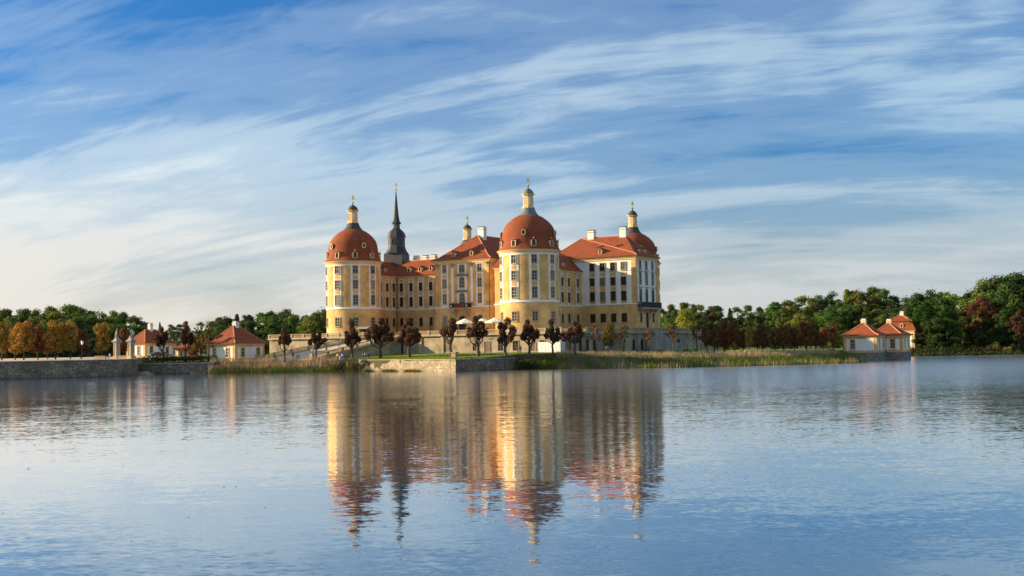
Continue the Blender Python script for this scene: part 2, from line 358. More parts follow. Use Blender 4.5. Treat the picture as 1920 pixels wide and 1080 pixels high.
def water_mat():
    m, nt, b = node_mat('lake_water')
    def ripple(scale, rot, sx, sy, detail, rough, amp):
        g = nt.nodes.new('ShaderNodeNewGeometry'); mp = nt.nodes.new('ShaderNodeMapping')
        mp.inputs['Rotation'].default_value = (0, 0, R(rot)); mp.inputs['Scale'].default_value = (sx, sy, 1)
        nt.links.new(g.outputs['Position'], mp.inputs[0])
        n = nt.nodes.new('ShaderNodeTexNoise'); n.inputs['Scale'].default_value = scale; n.inputs['Detail'].default_value = detail; n.inputs['Roughness'].default_value = rough
        n.inputs['Distortion'].default_value = 0.4
        nt.links.new(mp.outputs[0], n.inputs['Vector'])
        s = nt.nodes.new('ShaderNodeVectorMath'); s.operation = 'SUBTRACT'; nt.links.new(n.outputs['Color'], s.inputs[0]); s.inputs[1].default_value = (0.5, 0.5, 0.5)
        t = nt.nodes.new('ShaderNodeVectorMath'); t.operation = 'SCALE'; nt.links.new(s.outputs[0], t.inputs[0])
        if isinstance(amp, (int, float)): t.inputs['Scale'].default_value = amp
        else: nt.links.new(amp, t.inputs['Scale'])
        return t.outputs[0]
    def vadd(a, c):
        n = nt.nodes.new('ShaderNodeVectorMath'); n.operation = 'ADD'; nt.links.new(a, n.inputs[0]); nt.links.new(c, n.inputs[1]); return n.outputs[0]
    # breezy patches: ripples stronger in drifting areas of the lake
    pn = tex(nt, 'Noise', 0.012, scaled(nt, (0.7, 1.6, 1)), Detail=3, Distortion=0.6)
    patch = ramp(nt, pn.outputs[0], [(0.36, 0.35), (0.66, 1.0)])
    # the breeze reaches the open water far out and to the east; the near bank is sheltered
    gp = nt.nodes.new('ShaderNodeSeparateXYZ'); nt.links.new(nt.nodes.new('ShaderNodeNewGeometry').outputs['Position'], gp.inputs[0])
    def mrange(v, a, b, c, d):
        n = nt.nodes.new('ShaderNodeMapRange'); n.interpolation_type = 'SMOOTHSTEP'
        for i, q in enumerate((a, b, c, d)): n.inputs[i + 1].default_value = q
        nt.links.new(v, n.inputs[0]); return n.outputs[0]
    def mul2(a, b):
        n = nt.nodes.new('ShaderNodeMath'); n.operation = 'MULTIPLY'; nt.links.new(a, n.inputs[0]); nt.links.new(b, n.inputs[1]); return n.outputs[0]
    wind = mul2(mrange(gp.outputs[1], 15, 170, 0.10, 1.0), mrange(gp.outputs[0], -70, 60, 0.7, 1.3))
    patch = mul2(patch, mul2(mrange(gp.outputs[1], 25, 160, 0.34, 1.0), mrange(gp.outputs[0], -60, 10, 0.6, 1.0)))
    def times(v, k):
        n = nt.nodes.new('ShaderNodeMath'); n.operation = 'MULTIPLY'; nt.links.new(v, n.inputs[0]); n.inputs[1].default_value = k; return n.outputs[0]
    v = vadd(ripple(1.1, 12, 0.55, 1.6, 3, 0.55, times(patch, RIP[0])), ripple(0.22, -8, 0.6, 1.5, 2, 0.5, RIP[1]))
    v = vadd(v, ripple(4.5, 20, 0.7, 1.4, 2, 0.5, times(patch, RIP[2])))
    mul = nt.nodes.new('ShaderNodeVectorMath'); mul.operation = 'MULTIPLY'; nt.links.new(v, mul.inputs[0]); mul.inputs[1].default_value = (0.75, 1.0, 0.0)
    up = nt.nodes.new('ShaderNodeVectorMath'); up.operation = 'ADD'; nt.links.new(mul.outputs[0], up.inputs[0]); up.inputs[1].default_value = (0, 0, 1)
    nr = nt.nodes.new('ShaderNodeVectorMath'); nr.operation = 'NORMALIZE'; nt.links.new(up.outputs[0], nr.inputs[0])
    nt.links.new(nr.outputs[0], b.inputs['Normal'])
    b.inputs['Base Color'].default_value = (0.035, 0.07, 0.115, 1); b.inputs['Roughness'].default_value = 0.3; b.inputs['Specular IOR Level'].default_value = 0.0
    gl = nt.nodes.new('ShaderNodeBsdfGlossy'); nt.links.new(times(mul2(wind, mrange(gp.outputs[1], 110, 225, 1.0, 1.35)), 0.105), gl.inputs['Roughness']); gl.inputs['Color'].default_value = (0.97, 0.985, 1.0, 1); nt.links.new(nr.outputs[0], gl.inputs['Normal'])
    fr = nt.nodes.new('ShaderNodeFresnel'); fr.inputs['IOR'].default_value = 1.65; nt.links.new(nr.outputs[0], fr.inputs['Normal'])
    mx = nt.nodes.new('ShaderNodeMixShader'); nt.links.new(mrange(fr.outputs[0], 0.0, 0.75, 0.05, 0.97), mx.inputs[0]); nt.links.new(b.outputs[0], mx.inputs[1]); nt.links.new(gl.outputs[0], mx.inputs[2])
    nt.links.new(mx.outputs[0], nt.nodes['Material Output'].inputs[0])
    return m
RIP = (0.15, 0.022, 0.24)
M['water'] = water_mat()

# ------------------------------------------------------------------ the lake and its banks
def sstep(x, a, b):
    t = min(1.0, max(0.0, (x - a) / (b - a))); return t * t * (3 - 2 * t)
def shore(x):
    r = 384 + 3.0 * math.sin(x * 0.075) + 1.6 * math.sin(x * 0.21 + 1)
    l = 425 + 4.0 * math.sin(x * 0.05)
    return l + (r - l) * sstep(x, 20, 110)
def land(x, y):
    s = y - shore(x)
    h = -2.5 + 3.6 * sstep(s, -7, 4) + 11.0 * sstep(s, 20, 190) + 25 * sstep(s, 300, 1500)
    back = max(sstep(-y, 20, 60), sstep(abs(x), 420, 520))
    return max(h, -2.5 + 5.0 * back)
xs = [-3500, -2200, -1400, -900, -650] + [-520 + 20 * i for i in range(13)] + [-270 + 6 * i for i in range(95)] + [310 + 20 * i for i in range(12)] + [650, 900, 1400, 2200, 3500]
ys = [-3000, -1200, -500, -200, -100, -60, -40, -20, 60, 160, 260, 320] + [345 + 3 * i for i in range(50)] + [500, 520, 545, 575, 610, 650, 700, 800, 950, 1200, 1600, 2300, 3500, 5000]
mb = MB(); nx = len(xs)
mb.v = [(x, y, land(x, y)) for y in ys for x in xs]
mb.f = [(j*nx+i, j*nx+i+1, (j+1)*nx+i+1, (j+1)*nx+i) for j in range(len(ys)-1) for i in range(nx-1)]; mb.m = [0] * len(mb.f)
structure(mb.build('terrain', M['soil'], smooth=True))
mb = MB(); mb.add([(-900, -300, 0), (900, -300, 0), (900, 900, 0), (-900, 900, 0)], [(0, 1, 2, 3)])
structure(mb.build('lake_water', M['water']))

def colA(px, b):
    t = spot(px, 1.0).x; return (t * (FT.y + b * E2.y) - FT.x - b * E2.x) / (E1.x - t * E1.y)
def colB(px, a):
    t = spot(px, 1.0).x; return (t * (FT.y + a * E1.y) - FT.x - a * E1.x) / (E2.x - t * E2.y)

def lawnz(x, y):
    """the lawn falls gently from the terrace foot to the quay"""
    q = Vector((x, y, 0)) - FT; a = q.dot(E1); b = q.dot(E2)
    d = math.hypot(max(-75 - a, 0, a - 16.4), max(-14 - b, 0, b - 85))
    return 3.92 - 1.17 * min(1.0, d / 25.0)
def ls(px, Y): p = spot(px, Y); p.z = lawnz(p.x, p.y); return p
def WL(a, b): p = W(a, b); p.z = lawnz(p.x, p.y); return p
top = [(-92.5, 288.6), (-73, 286.0), (-64, 286.5), (-50, 284.5), (-37, 278.5), (-35.9, 275.7), (-12.6, 257.9), (0.6, 270.2), (10, 270.5), (34, 271), (57, 280), (75, 291), (80, 298), (84, 307), (90, 322), (110, 345), (112, 400), (60, 430), (-60, 440), (-140, 420), (-160, 340), (-150, 310)]
bm = bmesh.new(); bm.faces.new([bm.verts.new((x, y, 0)) for x, y in top])
for ax, lo, hi in ((0, -160, 112), (1, 258, 330)):
    t = lo + 4
    while t < hi:
        co = [0, 0, 0]; no = [0, 0, 0]; co[ax] = t; no[ax] = 1
        bmesh.ops.bisect_plane(bm, geom=bm.verts[:] + bm.edges[:] + bm.faces[:], plane_co=co, plane_no=no); t += 4
for v in bm.verts: v.co.z = lawnz(v.co.x, v.co.y) + random.uniform(-0.03, 0.03)
be = [e for e in bm.edges if len(e.link_faces) == 1]
ex = bmesh.ops.extrude_edge_only(bm, edges=be)
for g_ in ex['geom']:
    if isinstance(g_, bmesh.types.BMVert): g_.co.z = -1.5
    elif isinstance(g_, bmesh.types.BMFace): g_.material_index = 1
bmesh.ops.recalc_face_normals(bm, faces=bm.faces[:])
me = bpy.data.meshes.new('lawn'); bm.to_mesh(me); bm.free(); me.materials.append(M['grass']); me.materials.append(M['soil'])
structure(link('lawn', me))
# sloping banks where the reeds grow
def bank(name, inner, outer):
    mb = MB(); n = len(inner)
    vs = [(x, y, lawnz(x, y) + 0.01) for x, y in inner] + [(x, y, -0.6) for x, y in outer]
    mb.add(vs, [(i, n + i, n + i + 1, i + 1) for i in range(n - 1)])
    structure(mb.build(name, M['soil']))
bank('west_bank', [(-74, 287), (-64, 286.6), (-50, 284.6), (-36, 278.6)], [(-74, 285.2), (-64, 283.6), (-50, 280.2), (-35.6, 275.2)])
bank('east_bank', [(0.4, 270.6), (10, 270.6), (34, 271.1), (57, 280.1), (75, 291.1), (80, 298.1), (84, 307.1)], [(0.9, 269.6), (10, 266.8), (33, 260.8), (61, 268.8), (81, 279.4), (86, 287), (88.5, 303)])
# causeway with its deck and the raised quay
deck = [(-190, 211), (-110.6, 253.3), (-88.3, 265.7), (-87.5, 273), (-92.6, 289.5), (-100, 305), (-100, 420), (-300, 440), (-330, 300), (-300, 180)]
mb = MB(); mb.prism(deck, -1.5, 3.95, 1, 0)
structure(mb.build('causeway', [M['path'], M['rubble_dark']]))

# ------------------------------------------------------------------ quay walls
def quay(name, pts, z1, mat, cop, label, thick=0.7):
    """masonry facing along a polyline (lake on the right hand side when walking), with coping stones"""
    root = empty(name, (pts[0][0], pts[0][1], 0), 0, label, 'wall')
    ox, oy = pts[0]
    for k in range(len(pts) - 1):
        p = Vector((pts[k][0] - ox, pts[k][1] - oy, 0)); q = Vector((pts[k+1][0] - ox, pts[k+1][1] - oy, 0)); d = (q - p).normalized(); n = Vector((d.y, -d.x, 0))
        # facing in short lengths with small offsets so the surface is not a perfect plane
        mb = MB(); L = (q - p).length; m = max(2, int(L / 1.1)); H = 5
        vs = []; fs = []
        for i in range(m + 1):
            for j in range(H + 1):
                z = -1.0 + (z1 + 1.0) * j / H; c = p + d * (L * i / m) + n * (0.10 * (1 - j / H) + (random.uniform(-0.05, 0.07) if 0 < i < m else 0.02))
                vs.append((c.x, c.y, z))
        for i in range(m):
            for j in range(H): a = i * (H + 1) + j; fs.append((a, a + H + 1, a + H + 2, a + 1))
        for c in (p, q):
            pass
        b0 = p - n * thick; b1 = q - n * thick
        mb.add(vs, fs)
        mb.add([(p.x, p.y, -1), (p.x, p.y, z1), (b0.x, b0.y, z1), (b0.x, b0.y, -1), (q.x, q.y, -1), (q.x, q.y, z1), (b1.x, b1.y, z1), (b1.x, b1.y, -1)], [(0, 1, 2, 3), (4, 7, 6, 5), (1, 5, 6, 2)])
        mb.build('masonry', mat, root)
        if cop:
            s = 0.0; i = 0
            while s < L - 0.3:
                l = min(random.uniform(1.5, 2.3), L - s); a0 = p + d * (s + 0.012); a1 = p + d * (s + l - 0.012); dz = random.uniform(-0.02, 0.03)
                o0 = n * (0.16 + random.uniform(-0.03, 0.03)); w = n * -0.6
                MB().hexa([(*(a0+w).xy, z1 + 0.004), (*(a1+w).xy, z1 + 0.004), (*(a1+o0).xy, z1 + 0.004), (*(a0+o0).xy, z1 + 0.004), (*(a0+w).xy, z1 + 0.2 + dz), (*(a1+w).xy, z1 + 0.2 + dz), (*(a1+o0).xy, z1 + 0.2 + dz), (*(a0+o0).xy, z1 + 0.2 + dz)]).build('coping_stone', cop, root)
                s += l
    return root
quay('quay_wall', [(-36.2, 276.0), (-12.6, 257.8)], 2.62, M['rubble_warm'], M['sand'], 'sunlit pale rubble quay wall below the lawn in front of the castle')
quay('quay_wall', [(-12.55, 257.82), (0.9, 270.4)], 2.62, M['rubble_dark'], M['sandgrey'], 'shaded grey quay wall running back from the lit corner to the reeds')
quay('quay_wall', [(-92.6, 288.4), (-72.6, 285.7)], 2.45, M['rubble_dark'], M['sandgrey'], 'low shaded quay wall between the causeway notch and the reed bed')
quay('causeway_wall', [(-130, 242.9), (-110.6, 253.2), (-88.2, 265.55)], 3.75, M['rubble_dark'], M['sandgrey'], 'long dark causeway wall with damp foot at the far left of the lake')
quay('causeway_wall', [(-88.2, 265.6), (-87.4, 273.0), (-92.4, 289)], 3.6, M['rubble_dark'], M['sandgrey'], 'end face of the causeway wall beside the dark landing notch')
# landing steps in the notch
root = empty('landing_steps', (-88.5, 277, 0), 0, 'small stone landing steps at the waterline in the causeway notch', 'steps')
for i in range(4):
    MB().box(-1.6 + 0.4 * i, 3.2 - 0.5 * i, -2.0 + 0.55 * i, 3.5, -0.5 + 0.28 * i, -0.04 + 0.28 * i).build('step', M['sand'], root)

# ------------------------------------------------------------------ castle terrace
TZ = 8.5; TB = -14.0; TA = 16.4
terr = empty('castle_terrace', W(0, 0), TH, 'high plastered terrace with stone balustrade carrying the yellow castle', 'terrace')
tp = [(-75, TB), (TA, TB), (TA, 8), (22, 8), (22, 50), (TA, 50), (TA, 85), (-75, 85)]
mb = MB(); mb.prism(tp, 2.5, TZ, 0, 1); mb.build('retaining_wall', [M['terr'], M['path']], terr)
runs = [((-75, TB), (-31.2, TB)), ((-31.2, TB), (TA, TB)), ((TA, TB), (TA, 8)), ((TA, 8), (22, 8)), ((22, 8), (22, 50)), ((22, 50), (TA, 50)), ((TA, 50), (TA, 85))]
def balrun(parent, p, q, zp, zq, gap=None, mat=None, first=True, cop=True, bal=True):
    """balustrade from p to q in the parent's own frame; posts, rail and a row of balusters"""
    p = Vector((*p, 0)); q = Vector((*q, 0)); L = (q - p).length; d = (q - p) / L; n = Vector((d.y, -d.x, 0)); mat = mat or M['sand']
    def bar(name, s0, s1, w, h0, h1, off=0.0):
        a = p + d * s0; c = p + d * s1; za = zp + (zq - zp) * s0 / L; zc = zp + (zq - zp) * s1 / L
        w0 = n * (w / 2 + off); w1 = n * (-w / 2 + off)
        return MB().hexa([(*(a+w1).xy, za+h0), (*(c+w1).xy, zc+h0), (*(c+w0).xy, zc+h0), (*(a+w0).xy, za+h0), (*(a+w1).xy, za+h1), (*(c+w1).xy, zc+h1), (*(c+w0).xy, zc+h1), (*(a+w0).xy, za+h1)])
    if cop: bar('c', -0.2, L + 0.2, 0.9, -0.32, 0.02, 0.16).build('coping', mat, parent)
    bar('b', 0, L, 0.30, 0.024, 0.20).build('base_rail', mat, parent)
    bar('t', 0, L, 0.36, 0.92, 1.10).build('top_rail', mat, parent)
    k = max(1, round(L / 4.2)); step = L / k
    for i in range(k + 1):
        if i == 0 and not first: continue
        s = step * i; c = p + d * s; z = zp + (zq - zp) * s / L
        MB().box(c.x - 0.26, c.x + 0.26, c.y - 0.26, c.y + 0.26, z + 0.026, z + 1.17).build('post', mat, parent)
    if bal:
        mb = MB(); nb = max(1, int(L / 0.36))
        for i in range(nb):
            s = L * (i + 0.5) / nb; c = p + d * s; z = zp + (zq - zp) * s / L; r = 0.085
            for (z0, r0), (z1, r1) in zip(((0.18, 0.06), (0.42, 0.105), (0.94, 0.05)), ((0.42, 0.105), (0.94, 0.05), (0, 0))):
                if z1 == 0: break
                mb.add([(c.x + rr * sx, c.y + rr * sy, z + zz) for zz, rr in ((z0, r0), (z1, r1)) for sx, sy in ((-1,-1),(1,-1),(1,1),(-1,1))], [(0,1,5,4),(1,2,6,5),(2,3,7,6),(3,0,4,7)])
        o = mb.build('baluster_row', mat, parent); o['kind'] = 'stuff'
    return
for i, (p, q) in enumerate(runs):
    if i == 1: p = (-29.9, TB)
    if i == 0: q = (-38.2, TB)
    balrun(terr, p, q, TZ, TZ, first=i in (0, 1))

# ---- windows and doors
def outl(w, h, arch=0.0, n=8):
    """outline of an opening, sill at z=0, arch = rise of the round head"""
    if arch <= 0: return [(-w/2, 0), (w/2, 0), (w/2, h), (-w/2, h)]
    return [(-w/2, 0), (w/2, 0)] + [(w/2 * math.cos(math.pi * i / n), h - arch + arch * math.sin(math.pi * i / n)) for i in range(n + 1)]
def grow(o, w, h, t, arch=0.0):
    return [(x * (w + 2*t) / w, -t + z * (h + 2*t) / h) for x, z in o]
WCACHE = {}
def window_mesh(w, h, arch, sur, sash, t, bars):
    key = (w, h, arch, sur, sash, t, bars)
    if key in WCACHE: return WCACHE[key]
    o = outl(w, h, arch); mb = MB()
    mb.ring(grow(o, w, h, t), o, -0.12, 0.03, 0)
    inn = [(x * (w - 0.14) / w, 0.07 + z * (h - 0.14) / h) for x, z in o]
    mb.ring(o, inn, -0.05, 0.0, 1)
    if bars:
        mb.box(-0.05, 0.05, -0.055, 0.0, 0.07, h - 0.07, 1)
        for zz in ((0.62,) if h < 2.2 else (0.62, 0.31)): mb.box(-w/2 + 0.07, w/2 - 0.07, -0.06, 0.0, h * zz - 0.05, h * zz + 0.05, 1)
    if arch <= 0 and sur != 'none':
        mb.box(-w/2 - t - 0.08, w/2 + t + 0.08, -0.20, 0.03, -t - 0.10, -t - 0.002, 0)
    f = mb.mesh('window', [M[sur], M[sash]])
    pb = MB(); pb.slab(o, -0.022, 0.01); p = pb.mesh('pane', M['glass'])
    WCACHE[key] = (f, p); return f, p
def window(parent, x, y, z, rz, w, h, arch=0.0, sur='sand', sash='sash', t=0.14, bars=True, name='window', pane=None):
    f, p = window_mesh(w, h, arch, sur, sash, t, bars)
    o = link(name, f, parent, (x, y, z), rz); g = link('pane' if name == 'window' else 'opening_infill', p, o)
    if pane:
        g.data = p.copy(); g.data.materials.clear(); g.data.materials.append(M[pane])
    return o
for px, z, w, h in ((939, 4.3, 1.5, 2.6), (967, 4.3, 1.6, 2.4)):
    window(terr, colA(px, TB), TB, z, 0, w, h, sash='sashdark')
window(terr, colA(1017, TB), TB, 6.0, 0, 1.4, 0.7, sash='sashdark', bars=False); window(terr, colA(890, TB), TB, 4.4, 0, 1.1, 1.9, sash='sashdark')
window(terr, colA(1000, TB), TB, 3.9, 0, 1.2, 2.5, 0.5, sash='sashdark', name='door', pane='wood', bars=False)
window(terr, colA(913, TB), TB, 3.9, 0, 1.4, 2.7, sash='sashdark', name='door', pane='wood', bars=False)
window(terr, TA, colB(1057, TA), 6.0, R(90), 2.0, 0.8, sash='sashdark', bars=False)
for px in (1068, 1088, 1101, 1114): window(terr, TA, colB(px, TA), 3.85, R(90), 1.5, 2.9, sash='sashdark', name='door', pane='wood' if px == 1068 else 'dark', bars=False)
window(terr, TA, colB(1101, TA), 6.9, R(90), 2.6, 0.7, 0.3, sash='sashdark', bars=False)
window(terr, colA(747, TB), TB, 3.8, 0, 3.3, 3.4, 1.5, sash='sashdark', t=0.4, name='archway', pane='dark', bars=False)
for b in (14, 19, 24, 31, 36, 43): window(terr, 22, b, 3.8, R(90), 1.7, 3.0, 0.85, sash='sashdark', name='arched_niche', pane='dark', bars=False)
for b in (16.5, 27.5, 39): MB().box(21.9, 22.35, b - 0.45, b + 0.45, 3.0, 8.1).build('buttress', M['sandgrey'], terr)
for a in (-24, -17.3): MB().box(a - 0.4, a + 0.4, TB - 0.28, TB - 0.003, 3.0, 8.1).build('pilaster', M['sand'], terr)
MB().box(-29, TA, TB - 0.12, TB - 0.003, 3.0, 4.15).build('plinth', M['sandgrey'], terr)
# ---- stairs on the shaded flank
st = empty('garden_stair', W(25.2, 20), TH, 'dark weathered stone stair rising along the shaded terrace flank', 'stair')
n = 18
for i in range(n):
    MB().box(-2.9, -0.3, 20 - 1.05 * i - 1.05, 20 - 1.05 * i, 3.0, 3.4 + 0.25 * i).build('step', M['sandgrey'], st)
MB().hexa([(-0.28, 20, 3), (0.1, 20, 3), (0.1, 1, 3), (-0.28, 1, 3), (-0.28, 20.0, 4.5), (0.1, 20.0, 4.5), (0.1, 1, 9.1), (-0.28, 1, 9.1)]).build('parapet', M['sandgrey'], st)

# ---- access ramp from the lawn to the terrace
ramp_o = empty('access_ramp', W(0, 0), TH, 'broad stone ramp with balustrades climbing from the lawn to the terrace', 'ramp')
RF = 2.92
r0, r1, l0, l1 = (-30.0, TB + 0.4), (-40.5, -36.5), (-38.4, TB + 0.4), (-56.0, -39.0)
mb = MB(); mb.add([(*r0, 2.5), (*l0, 2.5), (*l1, 2.5), (*r1, 2.5), (*r0, TZ + 0.01), (*l0, TZ + 0.01), (*l1, RF), (*r1, RF)],
    [(0, 4, 7, 3), (1, 2, 6, 5), (2, 3, 7, 6), (0, 1, 5, 4)], 0)
mb.add([(*r0, TZ + 0.01), (*l0, TZ + 0.01), (*l1, RF), (*r1, RF)], [(0, 3, 2, 1)], 1)
mb.build('ramp_body', [M['terr'], M['path']], ramp_o)
balrun(ramp_o, (-30.1, TB - 0.5), r1, TZ - 0.15, RF, first=True)
balrun(ramp_o, (-38.3, TB - 0.5), l1, TZ - 0.15, RF, first=True)
for c in (r1, l1): MB().box(c[0] - 0.45, c[0] + 0.45, c[1] - 0.45, c[1] + 0.45, 2.9, RF + 1.45).build('pier', M['sand'], ramp_o)
mb = MB(); q = [W(-40.3, -36.4), W(-55.5, -38.8), W(-70, -40), W(-66, -34), W(-52, -33.2), W(-41, -33)]
mb.add([(p.x, p.y, lawnz(p.x, p.y) + 0.05) for p in q], [tuple(range(len(q)))]); structure(mb.build('gravel_path', M['path']))

# ------------------------------------------------------------------ the castle
ROWS = ((25.95, 2.0), (21.75, 2.3), (17.35, 2.65)); GROUND = (11.6, 2.3)
def dormer_meshes(kind):
    if ('d', kind) in WCACHE: return WCACHE[('d', kind)]
    mb = MB(); pb = MB()
    if kind == 'oval':
        n = 14; o = [(0.62 * math.cos(2*math.pi*i/n), 0.85 + 0.8 * math.sin(2*math.pi*i/n)) for i in range(n)]
        i_ = [(x * 0.66, 0.85 + (z - 0.85) * 0.70) for x, z in o]
        mb.ring(o, i_, -0.18, 0.02, 0); mb.slab([(x * 0.92, 0.85 + (z - 0.85) * 0.92) for x, z in o], 0.021, 1.9, 1); pb.slab(i_, -0.03, 0.02)
    elif kind == 'eye':
        n = 8; o = [(-1.5, 0)] + [(1.5 * math.cos(math.pi * (1 - i / n)), 0.62 * math.sin(math.pi * i / n)) for i in range(1, n)] + [(1.5, 0)]
        vs = [(x, 0, z) for x, z in o] + [(0, 2.2, 1.9)]
        mb.add(vs, [(i, i + 1, n + 1) for i in range(n)], 1); pb.slab([(x * 0.6, 0.05 + z * 0.6) for x, z in o], -0.02, 0.25)
    else:
        big = kind == 'dome'; w, h = (1.30, 1.75) if big else (1.0, 1.35)
        o = outl(w * 0.68, h * 0.78, 0.22 if big else 0.3); O = [(x * 1.0, z) for x, z in outl(w, h, 0.25)]
        o = [(x, z + h * 0.06) for x, z in o]
        mb.ring(O, o, -0.12, 0.06, 0); pb.slab(o, 0.0, 0.05)
        D = 2.4 if big else 2.6
        mb.box(-w/2 + 0.05, w/2 - 0.05, 0.061, D, -0.3, h - 0.28, 2)
        t = h + 0.34 if not big else h + 0.14
        mb.add([(-w/2 - 0.16, -0.16, h - 0.22), (w/2 + 0.16, -0.16, h - 0.22), (0, -0.16, t), (-w/2 - 0.16, D, h - 0.22), (w/2 + 0.16, D, h - 0.22), (0, D, t)],
            [(0, 1, 2), (0, 2, 5, 3), (1, 4, 5, 2), (0, 3, 4, 1)], 1)
        if big:
            mb.add([(0.16*math.cos(a)*s, -0.05 + 0.16*math.sin(a)*s, t + z) for s, z in ((0.5, 0.0), (1, 0.16), (0.5, 0.32)) for a in [k*math.pi/3 for k in range(6)]], [(r*6+i, r*6+(i+1) % 6, r*6+6+(i+1) % 6, r*6+6+i) for r in range(2) for i in range(6)] + [tuple(range(12, 18))], 0)
    r = (mb.mesh('dormer', [M['cream'], M['tile'], M['white']]), pb.mesh('pane', M['glass'])); WCACHE[('d', kind)] = r; return r
def dormer(parent, x, y, z, rz, kind='small'):
    f, p = dormer_meshes(kind); o = link('dormer', f, parent, (x, y, z), rz); link('pane', p, o); return o
def vane(mb, z, s=1.0, m=0):
    mb.lathe([(0.03*s, z - 0.2), (0.24*s, z), (0.34*s, z + 0.26*s), (0.24*s, z + 0.52*s), (0.04, z + 0.6*s)], 10, m)
    mb.tube([(0, 0, z + 0.5*s), (0, 0, z + 2.6*s)], 0.05*s, 6, m)
    mb.slab([(-0.15*s, z + 1.15*s), (0.35*s, z + 0.95*s), (0.5*s, z + 1.35*s), (0.28*s, z + 1.6*s), (0.4*s, z + 1.9*s), (0.1*s, z + 2.2*s), (-0.18*s, z + 1.9*s), (-0.32*s, z + 1.5*s)], -0.06, 0.06, m)
PROFILE = [(8.05, 29.38), (7.75, 29.75), (7.40, 30.35), (7.18, 31.0), (7.02, 31.9), (6.86, 33.0), (6.62, 34.4), (6.22, 35.4), (5.60, 36.25), (4.75, 37.1), (3.75, 37.85), (2.62, 38.45)]
def round_tower(loc, phi, cols, ovals, copper, label, ground=True, name='round_tower'):
    t = empty(name, (loc.x, loc.y, TZ), 0, label, 'tower', 'four round corner towers of the castle')
    Z = -TZ; r = 7.5
    def up(mb):
        mb.v = [(x, y, z + Z) for x, y, z in mb.v]; return mb
    up(MB().lathe([(7.75, 8.45), (7.75, 9.3), (7.62, 9.42), (7.52, 9.44)], 64)).build('plinth', M['white'], t, False)
    autosmooth(up(MB().lathe([(r, 9.2), (r, 16.3)], 64, cap=False)).build('ground_storey_wall', M['yellow_base'], t))
    autosmooth(up(MB().lathe([(r - 0.02, 16.3), (r - 0.02, 29.0)], 64, cap=False)).build('upper_wall', M['yellow'], t))
    autosmooth(up(MB().lathe([(r - 0.1, 16.15), (r + 0.14, 16.2), (r + 0.2, 16.36), (r + 0.12, 16.5), (r + 0.06, 16.52), (r + 0.06, 16.72), (r - 0.1, 16.73)], 64, cap=False)).build('string_course', M['white'], t))
    up(MB().lathe([(r - 0.1, 28.05), (r + 0.065, 28.06), (r + 0.065, 28.46), (r - 0.1, 28.47)], 64, cap=False)).build('frieze_band', M['white'], t)
    autosmooth(up(MB().lathe([(r - 0.1, 28.44), (r + 0.12, 28.46), (r + 0.18, 28.7), (r + 0.32, 28.82), (r + 0.36, 29.0), (r + 0.62, 29.12), (r + 0.70, 29.3), (r + 0.6, 29.36), (r - 0.4, 29.37)], 64, cap=False)).build('cornice', M['cream'], t))
    d = autosmooth(up(MB().lathe(PROFILE, 64)).build('dome', M['tile'], t))
    autosmooth(up(MB().lathe([(8.13, 29.3), (8.16, 29.4), (8.05, 29.45)], 64, cap=False)).build('eaves_gutter', M['lead'], t))
    for k in cols:
        a = phi + R(40) * k; s, c = math.sin(a), -math.cos(a)
        half = 1.28 / r
        up(MB().arcband(r - 0.05, r + 0.05, a - half, a + half, 16.725, 28.055, 6)).build('bay_panel', M['white'], t)
        for z0, z1 in ((24.35, 25.45), (20.3, 21.3), (16.98 + 0.02, 17.05)):
            if z1 - z0 > 0.5: up(MB().arcband(r, r + 0.075, a - 0.72 / r, a + 0.72 / r, z0, z1, 4)).build('apron_panel', M['apron'], t)
        for z, h in ROWS: window(t, s * (r + 0.05), c * (r + 0.05), z + Z, a, 1.28, h)
        if ground: window(t, s * (r + 0.0), c * (r + 0.0), GROUND[0] + Z, a, 1.34, GROUND[1], sash='sash')
        dormer(t, s * 7.42, c * 7.42, 30.15 + Z, a, 'dome')
    for a in ovals:
        s, c = math.sin(a), -math.cos(a); dormer(t, s * 7.05, c * 7.05, 32.75 + Z, a, 'oval')
    # lantern
    cp = M['copper'] if copper else M['copper_dark']
    autosmooth(up(MB().lathe([(2.75, 38.36), (2.5, 38.62), (2.05, 39.2), (1.75, 39.85), (1.62, 40.3)], 16)).build('lantern_base', cp, t), 20)
    ph = R(22.5 + 20)
    L = up(MB().lathe([(1.62, 40.3), (1.66, 40.5), (1.40, 40.62), (1.40, 40.9), (1.24, 40.95), (1.24, 43.5), (1.42, 43.56), (1.66, 43.75), (1.70, 43.92), (1.3, 43.95)], 8, 0, ph)).build('lantern', M['cream'], t)
    cap = autosmooth(up(MB().lathe([(1.52, 43.951), (1.40, 44.3), (1.15, 44.8), (0.7, 45.2), (0.2, 45.5), (0.08, 45.9)], 16)).build('lantern_cap', cp, L), 30)
    for i in range(4):
        a = R(20) + i * R(90); s, c = math.sin(a), -math.cos(a); ap = 1.24 * math.cos(R(22.5))
        f, p = window_mesh(0.55, 2.0, 0.27, 'cream', 'sash', 0.08, False)
        link('lantern_window', f, L, (s * ap, c * ap, 41.15 + Z), a)
        p = WCACHE.setdefault('lantern_sky_panel', p.copy())
        if p.materials[0] is not M['lantern_sky']: p.materials[0] = M['lantern_sky']
        link('lantern_sky_panel', p, L, (s * ap, c * ap, 41.15 + Z), a)
    g = MB(); vane(g, 45.95); up(g).build('gilded_finial', M['gold'], L)
    return t
LT = W(-56.6, 0); RT = W(0, 62.3); QT = W(-60.4, 64.2)
round_tower(FT, R(8.4), (-2, -1, 0, 1, 2), (R(-11.5), R(68.5), R(-91.5)), True, 'round yellow tower nearest the lake with green copper lantern on its red dome')
